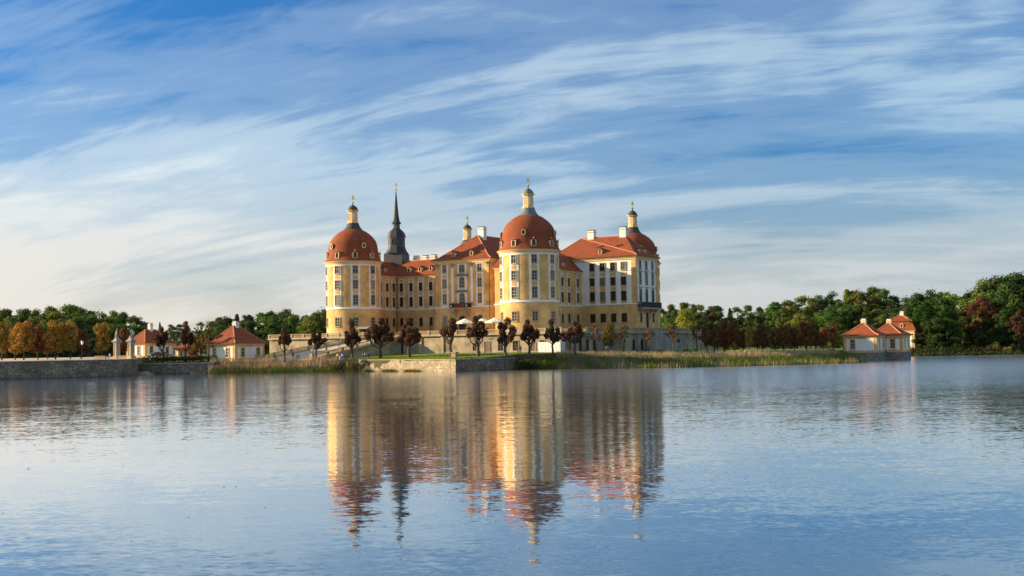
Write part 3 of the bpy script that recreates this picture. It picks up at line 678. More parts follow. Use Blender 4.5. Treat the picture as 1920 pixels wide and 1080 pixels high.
round_tower(LT, R(11.6), (-2, -1, 0, 1, 2), (R(31.6), R(-48.4), R(-128)), False, 'round yellow tower at the western corner of the castle beside the ramp')
round_tower(RT, R(50), (0, 1), (R(12), R(75)), False, 'round red-domed tower behind the white hall block with the iron balcony')
round_tower(QT, R(10), (), (), False, 'rear tower whose small lantern peeps over the central hall roof', ground=False)

def rebase(root, a, b):
    for c in list(root.children):
        c.location = c.location - Vector((a, b, 0))
    root.location = W(a, b)
def wing_root(name, label, cat='building', group=None): return empty(name, W(0, 0), TH, label, cat, group)
def walls(root, x0, x1, y0, y1, zs, upper='yellow', eave=26.3):
    MB().box(x0 - 0.14, x1 + 0.14, y0 - 0.14, y1 + 0.14, TZ - 0.05, 9.25).build('plinth', M['cream'], root)
    MB().box(x0, x1, y0, y1, 9.25, zs).build('ground_storey_wall', M['yellow_base'], root)
    MB().box(x0 + 0.03, x1 - 0.03, y0 + 0.03, y1 - 0.03, zs, eave - 0.4).build('upper_wall', M[upper], root)
    mb = MB(); mb.box(x0 - 0.14, x1 + 0.14, y0 - 0.14, y1 + 0.14, zs - 0.16, zs + 0.14); mb.build('string_course', M['white'], root)
def cornice(root, x0, x1, y0, y1, z, s=1.0):
    mb = MB(); mb.box(x0 - 0.18*s, x1 + 0.18*s, y0 - 0.18*s, y1 + 0.18*s, z - 0.95*s, z - 0.55*s); mb.box(x0 - 0.36*s, x1 + 0.36*s, y0 - 0.36*s, y1 + 0.36*s, z - 0.549*s, z - 0.32*s); mb.box(x0 - 0.58*s, x1 + 0.58*s, y0 - 0.58*s, y1 + 0.58*s, z - 0.319*s, z - 0.07)
    mb.build('cornice', M['cream'], root)
def hip(root, x0, x1, y0, y1, z0, zr, axis='x', i0=None, i1=None, ov=0.62, k=1.3, name='roof', mat='tile'):
    """hipped roof with sprung eaves; i0/i1 = how far the ridge ends stand in from the two ends (0 = gable)"""
    X0, X1, Y0, Y1 = x0 - ov, x1 + ov, y0 - ov, y1 + ov
    half = (Y1 - Y0) / 2 if axis == 'x' else (X1 - X0) / 2
    i0 = half if i0 is None else i0 + ov; i1 = half if i1 is None else i1 + ov
    zk = z0 + 0.58 * (zr - z0) * k / half
    k0 = k * min(1, i0 / half) if i0 > ov + 0.01 else 0.0; k1 = k * min(1, i1 / half) if i1 > ov + 0.01 else 0.0
    if axis == 'x':
        xm = (Y0 + Y1) / 2; ra, rb = (X0 + i0, xm, zr), (X1 - i1, xm, zr)
        K = [(X0 + k0, Y0 + k), (X1 - k1, Y0 + k), (X1 - k1, Y1 - k), (X0 + k0, Y1 - k)]
        ends = (ra, ra, rb, rb); top = [(0, 1, rb, ra), (1, 2, rb), (2, 3, ra, rb), (3, 0, ra)]
    else:
        xm = (X0 + X1) / 2; ra, rb = (xm, Y0 + i0, zr), (xm, Y1 - i1, zr)
        K = [(X0 + k, Y0 + k0), (X1 - k, Y0 + k0), (X1 - k, Y1 - k1), (X0 + k, Y1 - k1)]
        top = [(0, 1, ra), (1, 2, rb, ra), (2, 3, rb), (3, 0, ra, rb)]
    Ev = [(X0, Y0), (X1, Y0), (X1, Y1), (X0, Y1)]
    vs = [(x, y, z0 - 0.14) for x, y in Ev] + [(x, y, z0) for x, y in Ev] + [(x, y, zk) for x, y in K] + [ra, rb]
    fs = [(3, 2, 1, 0)] + [(i, (i+1) % 4, 4 + (i+1) % 4, 4 + i) for i in range(4)] + [(4 + i, 4 + (i+1) % 4, 8 + (i+1) % 4, 8 + i) for i in range(4)]
    for f in top: fs.append(tuple((8 + q) if isinstance(q, int) else (12 if q is ra else 13) for q in f))
    mb = MB(); mb.add(vs, fs); ro = mb.build(name, M[mat], root)
    rc = MB(); rc.tube([ra, rb], 0.16, 6)
    for (x, y), (kx, ky), e in zip(Ev, K, ((ra, ra, rb, rb) if axis == 'x' else (ra, ra, rb, rb))):
        if (axis == 'x' and ((e is ra and i0 > ov + 0.01) or (e is rb and i1 > ov + 0.01))) or (axis == 'y' and ((e is ra and i0 > ov + 0.01) or (e is rb and i1 > ov + 0.01))):
            rc.tube([(x, y, z0 + 0.02), (kx, ky, zk + 0.02), e], 0.13, 6)
    rc.build('ridge_tiles', M['ridge'], ro)
    return ro
def chimney(root, x, y, z0, z1, w=1.5, d=1.3):
    c = MB(); c.box(x - w/2, x + w/2, y - d/2, y + d/2, z0, z1 - 0.8, 0); c.box(x - w/2 - 0.12, x + w/2 + 0.12, y - d/2 - 0.12, y + d/2 + 0.12, z1 - 0.8, z1 - 0.58, 1)
    c.box(x - w/2 + 0.06, x + w/2 - 0.06, y - d/2 + 0.06, y + d/2 - 0.06, z1 - 0.58, z1 - 0.25, 0)
    o = c.build('chimney', [M['white'], M['cream']], root)
    MB().box(x - w/2 - 0.05, x + w/2 + 0.05, y - d/2 - 0.05, y + d/2 + 0.05, z1 - 0.12, z1).build('chimney_cap', M['lead'], o)
    mb = MB()
    for sx in (-1, 1):
        for sy in (-1, 1): mb.box(x + sx*(w/2 - 0.2) - 0.08, x + sx*(w/2 - 0.2) + 0.08, y + sy*(d/2 - 0.2) - 0.08, y + sy*(d/2 - 0.2) + 0.08, z1 - 0.25, z1 - 0.121)
    mb.build('chimney_vent', M['dark'], o)
def bay(root, x, y, rz, w=1.9, ww=1.05, rows=ROWS[1:], z0=16.56, z1=25.35, aprons=((24.4, 25.15), (20.4, 21.3)), ground=True, sash='sashdark', gw=None):
    ox, oy = math.sin(rz), -math.cos(rz); tx, ty = math.cos(rz), math.sin(rz)
    def plate(name, hw, za, zb, pr, mat):
        p = [(x - tx*hw, y - ty*hw), (x + tx*hw, y + ty*hw)]
        q = [(p[1][0] + ox*pr, p[1][1] + oy*pr), (p[0][0] + ox*pr, p[0][1] + oy*pr)]
        mb = MB(); pts = [p[0], q[1], q[0], p[1]]; mb.prism(pts, za, zb); mb.build(name, M[mat], root)
    if w: plate('bay_panel', w / 2, z0, z1, 0.05, 'white')
    for za, zb in aprons: plate('apron_panel', ww / 2 + 0.1, za, zb, 0.085, 'apron')
    for z, h in rows: window(root, x + ox*0.05, y + oy*0.05, z, rz, ww, h, sash=sash)
    if ground: window(root, x, y, GROUND[0], rz, gw or ww, GROUND[1] + 0.1, sash=sash)

# ---- wing joining the western tower to the central hall (two arms meeting in a corner)
wg = wing_root('connecting_wing', 'yellow two-armed wing with red roof between the western tower and the central hall', 'building')
walls(wg, -63.2, -55.0, 4.0, 27.8, 16.4); walls(wg, -55.3, -36.4, 18.0, 28.0, 16.38)
cornice(wg, -63.2, -55.0, 4.0, 27.8, 26.3, 0.8); cornice(wg, -55.3, -36.4, 18.0, 28.0, 26.28, 0.8)
hip(wg, -63.2, -55.0, 4.0, 28.6, 26.3, 30.6, 'y', 0, None, k=1.0); hip(wg, -59.5, -36.4, 18.0, 28.0, 26.28, 30.9, 'x', 0, 0, k=1.0)
for b in (10.2, 13.1, 16.3): bay(wg, -55.0, b, R(90), 1.7, 0.95)
for a in (-53.3, -49.9, -46.5, -43.0, -39.2): bay(wg, a, 18.0, 0, 1.9, 1.05)
for a in (-51.3, -47.4, -43.6): dormer(wg, a, 18.9, 27.35, 0)
dormer(wg, -55.9, 14.0, 27.35, R(90)); dormer(wg, -55.9, 8.5, 27.35, R(90))
for px in (783, 800, 816): chimney(wg, colA(px, 24.6), 24.6, 28.6, 32.5)
chimney(wg, colA(727, 22.5), 22.5, 28.6, 32.2); chimney(wg, colA(762, 26.5), 26.5, 28.8, 33.0)
MB().tube([(-54.6, 17.4, 9), (-54.6, 17.4, 25.6)], 0.09, 6).build('downpipe', M['copper_dark'], wg)
rebase(wg, -48, 22)
# ---- short wing between central hall and the lake tower
wb = wing_root('connecting_wing', 'short yellow wing wedged between the central hall and the lake tower', 'building')
walls(wb, -18.9, -4.0, 13.0, 23.0, 16.42); cornice(wb, -18.9, -4.0, 13.0, 23.0, 26.2, 0.8)
hip(wb, -18.9, -4.2, 13.0, 23.0, 26.2, 30.8, 'x', 0, 0, k=1.0)
bay(wb, colA(928, 13.0), 13.0, 0, 2.3, 1.25, sash='sash'); bay(wb, colA(928, 13.0) + 4.6, 13.0, 0, 2.3, 1.25, sash='sash')
rebase(wb, -12, 18)
# ---- wing on the shaded flank
wf = wing_root('connecting_wing', 'shaded yellow wing with dark red roof between the lake tower and the white hall', 'building')
walls(wf, -13.2, -5.0, 4.4, 38.4, 16.36); cornice(wf, -13.2, -5.0, 4.4, 38.4, 26.25, 0.8)
hip(wf, -13.2, -5.0, 4.4, 46.0, 26.25, 30.7, 'y', 0, 0, k=1.0)
for b in (18.4, 22.4, 26.4, 30.2, 35.5): bay(wf, -5.0, b, R(90), 1.8, 1.0)
for b in (20.0, 29.5): dormer(wf, -5.9, b, 27.3, R(90))
rebase(wf, -9, 22)

# ---- central hall facing the lake, with balcony
ch = wing_root('castle_hall', 'tall yellow central hall with stone balcony and hipped red roof facing the lake', 'building')
x0, x1, y0, y1, ez = -36.7, -18.7, 11.0, 46.0, 29.4; xc = (x0 + x1) / 2
walls(ch, x0, x1, y0, y1, 16.35, eave=ez); cornice(ch, x0, x1, y0, y1, ez, 1.1)
hip(ch, x0, x1, y0, y1, ez, 36.6, 'y', 8.3, 8.3, ov=0.85, k=1.7)
for a in (xc - 5.75, xc + 5.75):
    bay(ch, a, y0, 0, 2.35, 1.2, rows=ROWS, z1=28.2, aprons=((24.35, 25.3), (20.3, 21.2)), ground=False, sash='sash')
    window(ch, a, y0, 11.4, 0, 1.5, 2.6, 0.5, sash='sashdark')
for a in (xc - 8.3, xc - 3.15, xc + 3.15, xc + 8.3):
    o = MB().box(a - 0.38, a + 0.38, y0 - 0.1, y0 + 0.02, 16.52, 28.3).build('pilaster', M['white' if abs(a - xc) < 5 else 'yellow'], ch)
    MB().box(a - 0.5, a + 0.5, y0 - 0.16, y0 - 0.004, 16.5, 17.7).build('pilaster_base', M['sandgrey'], o)
    MB().box(a - 0.5, a + 0.5, y0 - 0.18, y0 - 0.004, 27.2, 28.38).build('pilaster_capital', M['sandgrey'], o)
    MB().hexa([(a - 0.16, y0 - 0.75, 28.2), (a + 0.16, y0 - 0.75, 28.2), (a + 0.16, y0, 27.6), (a - 0.16, y0, 27.6), (a - 0.16, y0 - 0.75, 28.42), (a + 0.16, y0 - 0.75, 28.42), (a + 0.16, y0, 28.42), (a - 0.16, y0, 28.42)]).build('bracket', M['sandgrey'], o)
MB().box(xc - 1.5, xc + 1.5, y0 - 0.05, y0 + 0.02, 16.52, 28.2).build('bay_panel', M['white'], ch)
window(ch, xc, y0 - 0.05, 25.8, 0, 1.6, 2.1, 0.35, sash='sash'); window(ch, xc, y0 - 0.05, 21.6, 0, 1.6, 2.9, 0.45, sash='sash'); window(ch, xc, y0 - 0.05, 17.2, 0, 1.7, 2.9, 0.75, sash='sash')
for z in (24.95, 20.5):
    n = 8; o = [(2.0 * math.cos(math.pi * i / n), 0.55 * math.sin(math.pi * i / n)) for i in range(n + 1)] + [(-2.0, -0.16), (2.0, -0.16)]
    mb = MB(); mb.slab([(x, zz) for x, zz in o], -0.55, 0.0); ob = mb.build('window_hood', M['copper'], ch); ob.location = (xc, y0 - 0.06, z)
window(ch, xc, y0, 9.3, 0, 2.3, 4.6, 1.15, sash='sashdark', name='portal', pane='dark', t=0.35)
bl = MB().box(xc - 3.1, xc + 3.1, y0 - 1.9, y0 - 0.003, 15.75, 16.08).build('balcony', M['sand'], ch)
for s in (-1, 1): MB().hexa([(xc + s*2.2 - 0.3, y0 - 1.5, 15.3), (xc + s*2.2 + 0.3, y0 - 1.5, 15.3), (xc + s*2.2 + 0.3, y0 - 0.01, 13.6), (xc + s*2.2 - 0.3, y0 - 0.01, 13.6), (xc + s*2.2 - 0.3, y0 - 1.5, 15.74), (xc + s*2.2 + 0.3, y0 - 1.5, 15.74), (xc + s*2.2 + 0.3, y0 - 0.01, 15.74), (xc + s*2.2 - 0.3, y0 - 0.01, 15.74)]).build('bracket', M['sandgrey'], bl)
def railing(parent, p, q, z, h, n, mat='iron', r=0.035):
    p = Vector((*p, 0)); q = Vector((*q, 0)); mb = MB()
    for zz in (0.08, h): mb.tube([(p.x, p.y, z + zz), (q.x, q.y, z + zz)], r * 1.7, 5)
    for i in range(n + 1):
        c = p + (q - p) * (i / n); mb.tube([(c.x, c.y, z), (c.x, c.y, z + h)], r * (2 if i % 6 == 0 else 1), 4)
    return mb.build('railing', M[mat], parent)
railing(bl, (xc - 3.0, y0 - 1.8), (xc + 3.0, y0 - 1.8), 16.08, 1.15, 60); railing(bl, (xc - 3.0, y0 - 1.8), (xc - 3.0, y0 - 0.1), 16.08, 1.15, 15); railing(bl, (xc + 3.0, y0 - 1.8), (xc + 3.0, y0 - 0.1), 16.08, 1.15, 15)
for s in (-1, 1):
    mb = MB(); mb.lathe([(0.05, 0), (0.28, 0.12), (0.3, 0.35), (0.12, 0.5), (0.06, 0.75)], 10); ob = mb.build('gilt_cartouche', M['gold'], bl); ob.location = (xc + s * 2.5, y0 - 1.88, 16.25)
mb = MB()
for i in range(150):
    p = Vector((random.gauss(0, 0.55), random.uniform(-0.22, 0.18), abs(random.gauss(0.3, 0.25)))); s = random.uniform(0.06, 0.13)
    u = Vector((random.uniform(-1, 1), random.uniform(-1, 1), random.uniform(-1, 1))).normalized(); v = u.orthogonal()
    mb.add([p + u*s, p + v*s, p - u*s, p - v*s], [(0, 1, 2, 3)])
ob = mb.build('flower_garland', M['flower'], bl); ob.location = (xc + 0.1, y0 - 1.95, 16.2)
for a in (xc - 3.3, xc + 2.6): dormer(ch, a, y0 + 0.9, 30.35, 0)
dormer(ch, x1 - 1.3, y0 + 8.0, 30.4, R(90))
chimney(ch, xc + 0.9, 20.2, 35.2, 39.0, 1.9, 1.6)
MB().tube([(x1 - 0.02, y0 - 0.25, 9), (x1 - 0.02, y0 - 0.25, 28.6)], 0.08, 6).build('downpipe', M['copper_dark'], ch)
rebase(ch, xc, 26)

# ---- white hall block with the iron balcony
wh = wing_root('castle_hall', 'white upper storeys over yellow ground floor, hall block with long iron balcony', 'building')
x0, x1, y0, y1, ez = -16.0, 11.9, 38.0, 52.4, 29.95
walls(wh, x0, x1, y0, y1, 16.6, upper='white', eave=ez); cornice(wh, x0, x1, y0, y1, ez, 1.05)
hip(wh, x0, x1, y0, y1, ez, 36.3, 'x', 7.6, 6.2, ov=0.85, k=1.6)
for a in (-1.55, 1.7, 4.95, 8.2):
    bay(wh, a, y0, 0, 0, 1.45, rows=((26.1, 2.1), (21.9, 2.2), (17.55, 2.65)), aprons=((24.6, 25.5), (20.55, 21.4), (16.95, 17.15)), sash='sashdark', gw=1.6)
for a, w in ((11.25, 1.3),): MB().box(a - w/2, 11.93, y0 - 0.07, y0 + 0.025, 16.75, 28.95).build('corner_pilaster', M['yellow'], wh)
MB().box(x1 - 0.025, x1 + 0.07, y0 - 0.07, y0 + 1.0, 16.75, 28.95).build('corner_pilaster', M['yellow'], wh)
MB().box(x1 - 0.025, x1 + 0.07, y1 - 1.0, y1 + 0.03, 16.75, 28.95).build('corner_pilaster', M['yellow'], wh)
for b in (40.9, 45.0, 49.2):
    window(wh, x1, b, 26.3, R(90), 1.25, 2.3, sash='sashdark'); window(wh, x1, b, 22.0, R(90), 1.25, 3.3, 0.2, sash='sashdark'); window(wh, x1, b, 17.25, R(90), 1.3, 3.5, 0.6, sash='sashdark')
    for z in (25.55, 21.1):
        ob = MB().box(-1.1, 1.1, -0.42, 0.0, 0, 0.26).build('window_hood', M['sand'], wh); ob.location = (x1, b, z); ob.rotation_euler = (0, 0, R(90))
    if b == 45.0: window(wh, x1, b, 9.3, R(90), 1.5, 4.9, 0.75, sash='sashdark', name='door', pane='dark', bars=False)
    else: window(wh, x1, b, 11.5, R(90), 1.2, 2.5, sash='sashdark')
bl = MB().box(x1 + 0.003, x1 + 1.7, y0 + 0.9, y1 - 0.9, 15.15, 15.5).build('balcony', M['sandgrey'], wh)
railing(bl, (x1 + 1.6, y0 + 1.0), (x1 + 1.6, y1 - 1.0), 15.5, 1.5, 84, r=0.05); railing(bl, (x1 + 0.1, y0 + 1.0), (x1 + 1.6, y0 + 1.0), 15.5, 1.5, 9, r=0.05); railing(bl, (x1 + 0.1, y1 - 1.0), (x1 + 1.6, y1 - 1.0), 15.5, 1.5, 9, r=0.05)
for b in (40.2, 43.3, 46.7, 50.0): MB().hexa([(x1 + 0.004, b - 0.22, 13.9), (x1 + 0.004, b + 0.22, 13.9), (x1 + 1.3, b + 0.22, 14.9), (x1 + 1.3, b - 0.22, 14.9), (x1 + 0.004, b - 0.22, 15.14), (x1 + 0.004, b + 0.22, 15.14), (x1 + 1.3, b + 0.22, 15.14), (x1 + 1.3, b - 0.22, 15.14)]).build('bracket', M['sand'], bl)
for a in (-0.5, 5.4): dormer(wh, a, y0 + 3.4, 32.75, 0, 'eye')
dormer(wh, 0.6, y0 + 1.0, 31.0, 0)
for b in (43.6, 47.0): dormer(wh, x1 - 1.0, b, 31.0, R(90))
chimney(wh, -5.2, 45.4, 34.8, 38.6, 2.0, 1.6); chimney(wh, 5.0, 45.4, 34.8, 38.9, 2.0, 1.6)
rebase(wh, 0, 45)

# ---- chapel spire
cs = empty('chapel_spire', spot(745.5, 348, TZ), TH + R(14), 'slender black slate spire with gilded ball behind the western wing', 'spire')
def up(mb, z=-TZ): mb.v = [(x, y, zz + z) for x, y, zz in mb.v]; return mb
up(MB().box(-2.9, 2.9, -2.9, 2.9, 20.0, 33.3)).build('spire_base', M['slate_light'], cs)
ph = R(22.5)
autosmooth(up(MB().lathe([(3.5, 33.3), (3.55, 33.5), (3.1, 34.0), (2.75, 34.7), (2.6, 35.4)], 8, 0, ph)).build('skirt_roof', M['slate'], cs), 20)
dr = up(MB().lathe([(2.5, 35.3), (2.5, 38.0), (2.72, 38.1), (2.72, 38.3)], 8, 0, ph)).build('bell_storey', M['slate_light'], cs)
for i in range(8):
    a = i * R(45); s, c = math.sin(a), -math.cos(a); ap = 2.5 * math.cos(ph)
    f, p = window_mesh(0.95, 1.7, 0.45, 'slate_light', 'slate', 0.12, False); link('belfry_opening', f, dr, (s * ap, c * ap, 36.0 - TZ), a); link('belfry_louvre', p, dr, (s * ap, c * ap, 36.0 - TZ), a)
autosmooth(up(MB().lathe([(2.75, 38.3), (2.72, 38.7), (2.45, 39.5), (1.9, 40.2), (1.3, 40.7), (1.1, 41.0)], 8, 0, ph)).build('bell_roof', M['slate'], cs), 20)
up(MB().lathe([(1.05, 40.95), (1.05, 42.2), (1.2, 42.25)], 8, 0, ph)).build('upper_drum', M['slate_light'], cs)
up(MB().lathe([(1.5, 42.3), (1.45, 42.45), (1.0, 43.2), (0.75, 44.5), (0.45, 48.0), (0.16, 51.6), (0.05, 52.4)], 8, 0, ph)).build('spire', M['slate'], cs)
g = MB(); vane(g, 52.5, 1.0); up(g).build('gilded_finial', M['gold'], cs)

# ------------------------------------------------------------------ small houses and lodges
def lodge(name, label, corner, w, d, z0, ze, zr, zc, wins, sides, base=None, mansard=None, cat='house', group=None):
    """square pavilion; corner = its front right corner, front face runs left along the castle's long axis"""
    r = empty(name, (corner.x, corner.y, 0), TH, label, cat, group)
    if base is not None: MB().box(-w - 0.12, 0.12, -0.12, d + 0.12, -1.0, z0).build('stone_base', M['plinth'], r)
    MB().box(-w, 0, 0, d, z0 - 0.3 if base is None else z0, ze - 0.3).build('wall', M['yellow'], r)
    cornice(r, -w, 0, 0, d, ze, 0.6)
    MB().box(-w + 0.8, -0.75, -0.05, 0.02, z0 + 0.55, ze - 0.95).build('wall_panel', M['white'], r)
    MB().box(-0.02, 0.05, 0.75, d - 0.8, z0 + 0.55, ze - 0.95).build('wall_panel', M['white'], r)
    for x, z, ww, h in wins: window(r, x, -0.05, z, 0, ww, h, sur='cream', sash='sash', t=0.2)
    for y, z, ww, h in sides: window(r, 0.05, y, z, R(90), ww, h, sur='cream', sash='sash', t=0.2)
    if mansard:
        zb, ins = mansard; o = 0.5
        mb = MB(); vs = [(-w - o, -o, ze), (o, -o, ze), (o, d + o, ze), (-w - o, d + o, ze), (-w + ins, ins, zb), (-ins, ins, zb), (-ins, d - ins, zb), (-w + ins, d - ins, zb)]
        mb.add(vs, [(3, 2, 1, 0)] + [(i, (i+1) % 4, 4 + (i+1) % 4, 4 + i) for i in range(4)]); mb.build('lower_roof', M['tile'], r)
        hip(r, -w + ins, -ins, ins, d - ins, zb + 0.12, zr, 'x', (w - 2*ins) / 2 - 0.7, (w - 2*ins) / 2 - 0.7, ov=0.35, k=0.6)
        dormer(r, -w * 0.42, 0.1, ze + 0.5, 0, 'oval')
    else:
        hip(r, -w, 0, 0, d, ze, zr, 'x' if w >= d else 'y', min(w, d) / 2 - 0.5, min(w, d) / 2 - 0.5, ov=0.75, k=1.5)
    chimney(r, -w / 2, d / 2, zr - 0.8, zc, 1.2, 1.2)
    return r
lodge('corner_lodge', 'yellow and white lodge with pyramid roof behind the reeds at the lawn corner', spot(440, 289.4), 9.6, 10.4, 2.95, 7.35, 11.7, 13.0,
      ((-2.5, 3.9, 0.95, 2.2), (-6.9, 3.9, 0.95, 2.2)), ((2.6, 3.8, 1.2, 2.3), (8.0, 3.8, 1.2, 2.3)), group='lodges around the castle island')
c1 = spot(1645, 303)
lodge('corner_lodge', 'lodge standing in the lake on a grey stone base, nearer of the pair', c1, 8.6, 8.8, 2.2, 6.75, 10.1, 11.3, ((-6.2, 3.2, 1.15, 2.4),), ((2.5, 3.2, 0.9, 2.5), (6.2, 3.2, 0.9, 2.5)), base=1, group='lodges around the castle island')
c2 = c1 + E1 * 4.4 + E2 * 9.1
lodge('corner_lodge', 'lodge on stone base behind the nearer one at the water, dark window on its front', c2, 8.6, 8.8, 2.2, 6.7, 10.0, 11.2, ((-2.5, 3.2, 1.15, 2.4),), ((2.5, 3.2, 0.9, 2.5), (6.2, 3.2, 0.9, 2.5)), base=1, group='lodges around the castle island')
lodge('mansard_house', 'yellow house with red mansard roof and oval dormer among the shore trees', spot(1716, 394), 9.8, 9.6, 1.6, 8.7, 14.0, 15.3, ((-6.5, 3.2, 1.1, 2.2), (-2.8, 3.2, 1.1, 2.2)), ((5, 3.2, 1.1, 2.2),), mansard=(11.6, 1.0))
lodge('gate_lodge', 'lodge with red pyramid roof behind the two stone gate pillars', spot(271, 390), 9.0, 12.6, 3.95, 8.5, 13.0, 15.3, ((-3.0, 4.4, 1.1, 3.0), (-6.2, 4.4, 1.1, 2.4)), ((2.6, 4.2, 1.3, 3.2), (9.5, 5, 1.2, 2)))
lodge('garden_house', 'small yellow garden house half hidden by pollard trees', spot(352, 402), 6.2, 6.2, 3.6, 6.4, 8.8, 9.6, ((-3.1, 4.0, 1.0, 1.3),), ((3, 4.0, 1.0, 1.3),))

# ------------------------------------------------------------------ people
def person_mesh(pose):
    bm = bmesh.new(); sk = bm.verts.layers.skin.verify(); J = {}
    def v(n, x, y, z, r, par=None, root=False):
        q = bm.verts.new((x, y, z)); q[sk].radius = (r, r * 0.85 if n in ('chest', 'waist', 'pelvis', 'shoulder') else r); q[sk].use_root = root; J[n] = q
        if par: bm.edges.new((J[par], q))
    if pose == 'sit':
        dz = -0.42
        v('pelvis', 0, 0, 0.95 + dz, 0.15, None, True); v('waist', 0, 0, 1.12 + dz, 0.14, 'pelvis'); v('chest', 0, -0.02, 1.32 + dz, 0.17, 'waist'); v('neck', 0, -0.02, 1.50 + dz, 0.06, 'chest'); v('head', 0, -0.05, 1.62 + dz, 0.095, 'neck'); v('crown', 0, -0.03, 1.74 + dz, 0.08, 'head')
        for s in (-1, 1):
            v(f'hip{s}', 0.10*s, 0, 0.92 + dz, 0.10, 'pelvis'); v(f'knee{s}', 0.12*s, -0.45, 0.93 + dz, 0.075, f'hip{s}'); v(f'ank{s}', 0.12*s, -0.45, 0.10, 0.05, f'knee{s}'); v(f'toe{s}', 0.12*s, -0.62, 0.05, 0.045, f'ank{s}')
            v(f'sh{s}', 0.20*s, 0, 1.42 + dz, 0.07, 'chest'); v(f'el{s}', 0.26*s, -0.08, 1.15 + dz, 0.05, f'sh{s}'); v(f'wr{s}', 0.16*s, -0.32, 1.08 + dz, 0.036, f'el{s}'); v(f'hand{s}', 0.12*s, -0.42, 1.08 + dz, 0.04, f'wr{s}')
    else:
        st = 0.22 if pose == 'walk' else 0.03
        v('pelvis', 0, 0, 0.95, 0.15, None, True); v('waist', 0, 0, 1.12, 0.135, 'pelvis'); v('chest', 0, 0.0, 1.34, 0.17, 'waist'); v('neck', 0, -0.01, 1.51, 0.06, 'chest'); v('head', 0, -0.04, 1.62, 0.095, 'neck'); v('crown', 0, -0.02, 1.74, 0.08, 'head')
        for s in (-1, 1):
            v(f'hip{s}', 0.10*s, 0, 0.90, 0.10, 'pelvis'); v(f'knee{s}', 0.11*s, -st*s*0.7 - 0.02, 0.50, 0.07, f'hip{s}'); v(f'ank{s}', 0.11*s, -st*s + (0.06 if pose == 'walk' else 0), 0.10, 0.048, f'knee{s}'); v(f'toe{s}', 0.12*s, -st*s - 0.14, 0.045, 0.042, f'ank{s}')
            v(f'sh{s}', 0.20*s, 0, 1.43, 0.068, 'chest'); bend = -0.22 if (pose == 'stand' and s > 0) else st*s*0.8
            v(f'el{s}', 0.27*s, 0.03 + bend*0.2, 1.14, 0.048, f'sh{s}'); v(f'wr{s}', 0.25*s, bend - 0.02, 0.90 if bend > -0.2 else 1.10, 0.034, f'el{s}'); v(f'hand{s}', 0.24*s, bend - 0.06, 0.80 if bend > -0.2 else 1.12, 0.042, f'wr{s}')
    me = bpy.data.meshes.new('person_cage'); bm.to_mesh(me); bm.free()
    o = bpy.data.objects.new('person_cage', me); C.objects.link(o); o.modifiers.new('s', 'SKIN'); sb = o.modifiers.new('d', 'SUBSURF'); sb.levels = 1; sb.render_levels = 1
    dg = bpy.context.evaluated_depsgraph_get(); res = bpy.data.meshes.new_from_object(o.evaluated_get(dg)); bpy.data.objects.remove(o)
    off = -0.42 if pose == 'sit' else 0
    for k in range(4): res.materials.append(None)
    for p in res.polygons:
        c = p.center; p.use_smooth = True
        if c.z > 1.53 + off: p.material_index = 3 if (c.z > 1.68 + off or c.y > 0.0) else 2
        elif c.z > 1.0 + off or abs(c.x) > 0.2: p.material_index = 1 if not (abs(c.x) > 0.17 and c.z < 0.88) else 2
        else: p.material_index = 0
    res.name = 'person'; return res
PM = {p: person_mesh(p) for p in ('stand', 'walk', 'sit')}
CLOTH = {}
def cloth(c):
    if c not in CLOTH: CLOTH[c] = flat('cloth', c, 0.85, 0, 0.15, 9.0)
    return CLOTH[c]
SKIN = (0.45, 0.27, 0.19)
def person(loc, rz, pose, top, legs, hair, label, s=1.0, group=None):
    o = link('person', PM[pose], None, loc, rz); o.scale = (s, s, s)
    for i, c in enumerate((legs, top, SKIN, hair)):
        o.material_slots[i].link = 'OBJECT'; o.material_slots[i].material = cloth(c)
    return tag(o, label, 'person', group)
BK = (0.02, 0.02, 0.022); JEAN = (0.05, 0.08, 0.16); WHT = (0.7, 0.7, 0.7); BR = (0.05, 0.03, 0.02); GREY = (0.2, 0.2, 0.21); RED = (0.4, 0.04, 0.03)
def lawn_pt(px, Y): return ls(px, Y)
g = 'visitors strolling around the castle'
for px, Y, rz, pose, tp_, lg, hr, lb in (
    (632, 275, 2.4, 'stand', (0.55, 0.38, 0.03), JEAN, BR, 'person in yellow jacket and jeans standing in the group below the ramp'),
    (637, 275.8, 0.4, 'stand', RED, WHT, BR, 'person in red top with pale trousers in the group below the ramp'),
    (641, 274.6, 3.0, 'stand', (0.45, 0.6, 0.75), JEAN, GREY, 'person in light blue top facing the castle wall below the ramp'),
    (646, 275.4, 1.2, 'stand', (0.09, 0.1, 0.13), BK, BR, 'person in dark blue jacket between light blue top and tree'),
    (650, 275, 5.0, 'walk', BK, BK, (0.3, 0.2, 0.1), 'fair haired person in black beside the tree below the ramp'),
    (680, 277, 1.0, 'stand', (0.15, 0.3, 0.08), JEAN, BR, 'person in green top with jeans left of the dark pair on the lawn'),
    (684, 277.6, 4.0, 'walk', (0.4, 0.55, 0.65), JEAN, BR, 'person in pale blue top walking beside the green one'),
    (690, 277, 2.0, 'stand', BK, (0.03, 0.03, 0.05), BR, 'person all in black standing next to the pollard on the lawn'),
    (694, 277.5, 5.5, 'stand', (0.05, 0.06, 0.1), (0.25, 0.22, 0.2), GREY, 'person in navy jacket and grey trousers beside the pollard'),
    (516, 282, 1.4, 'walk', BK, (0.03, 0.03, 0.05), BR, 'lone person in dark clothes walking on the lawn by the lodge')):
    person(lawn_pt(px, Y), rz, pose, tp_, lg, hr, lb, random.uniform(0.95, 1.05), g)
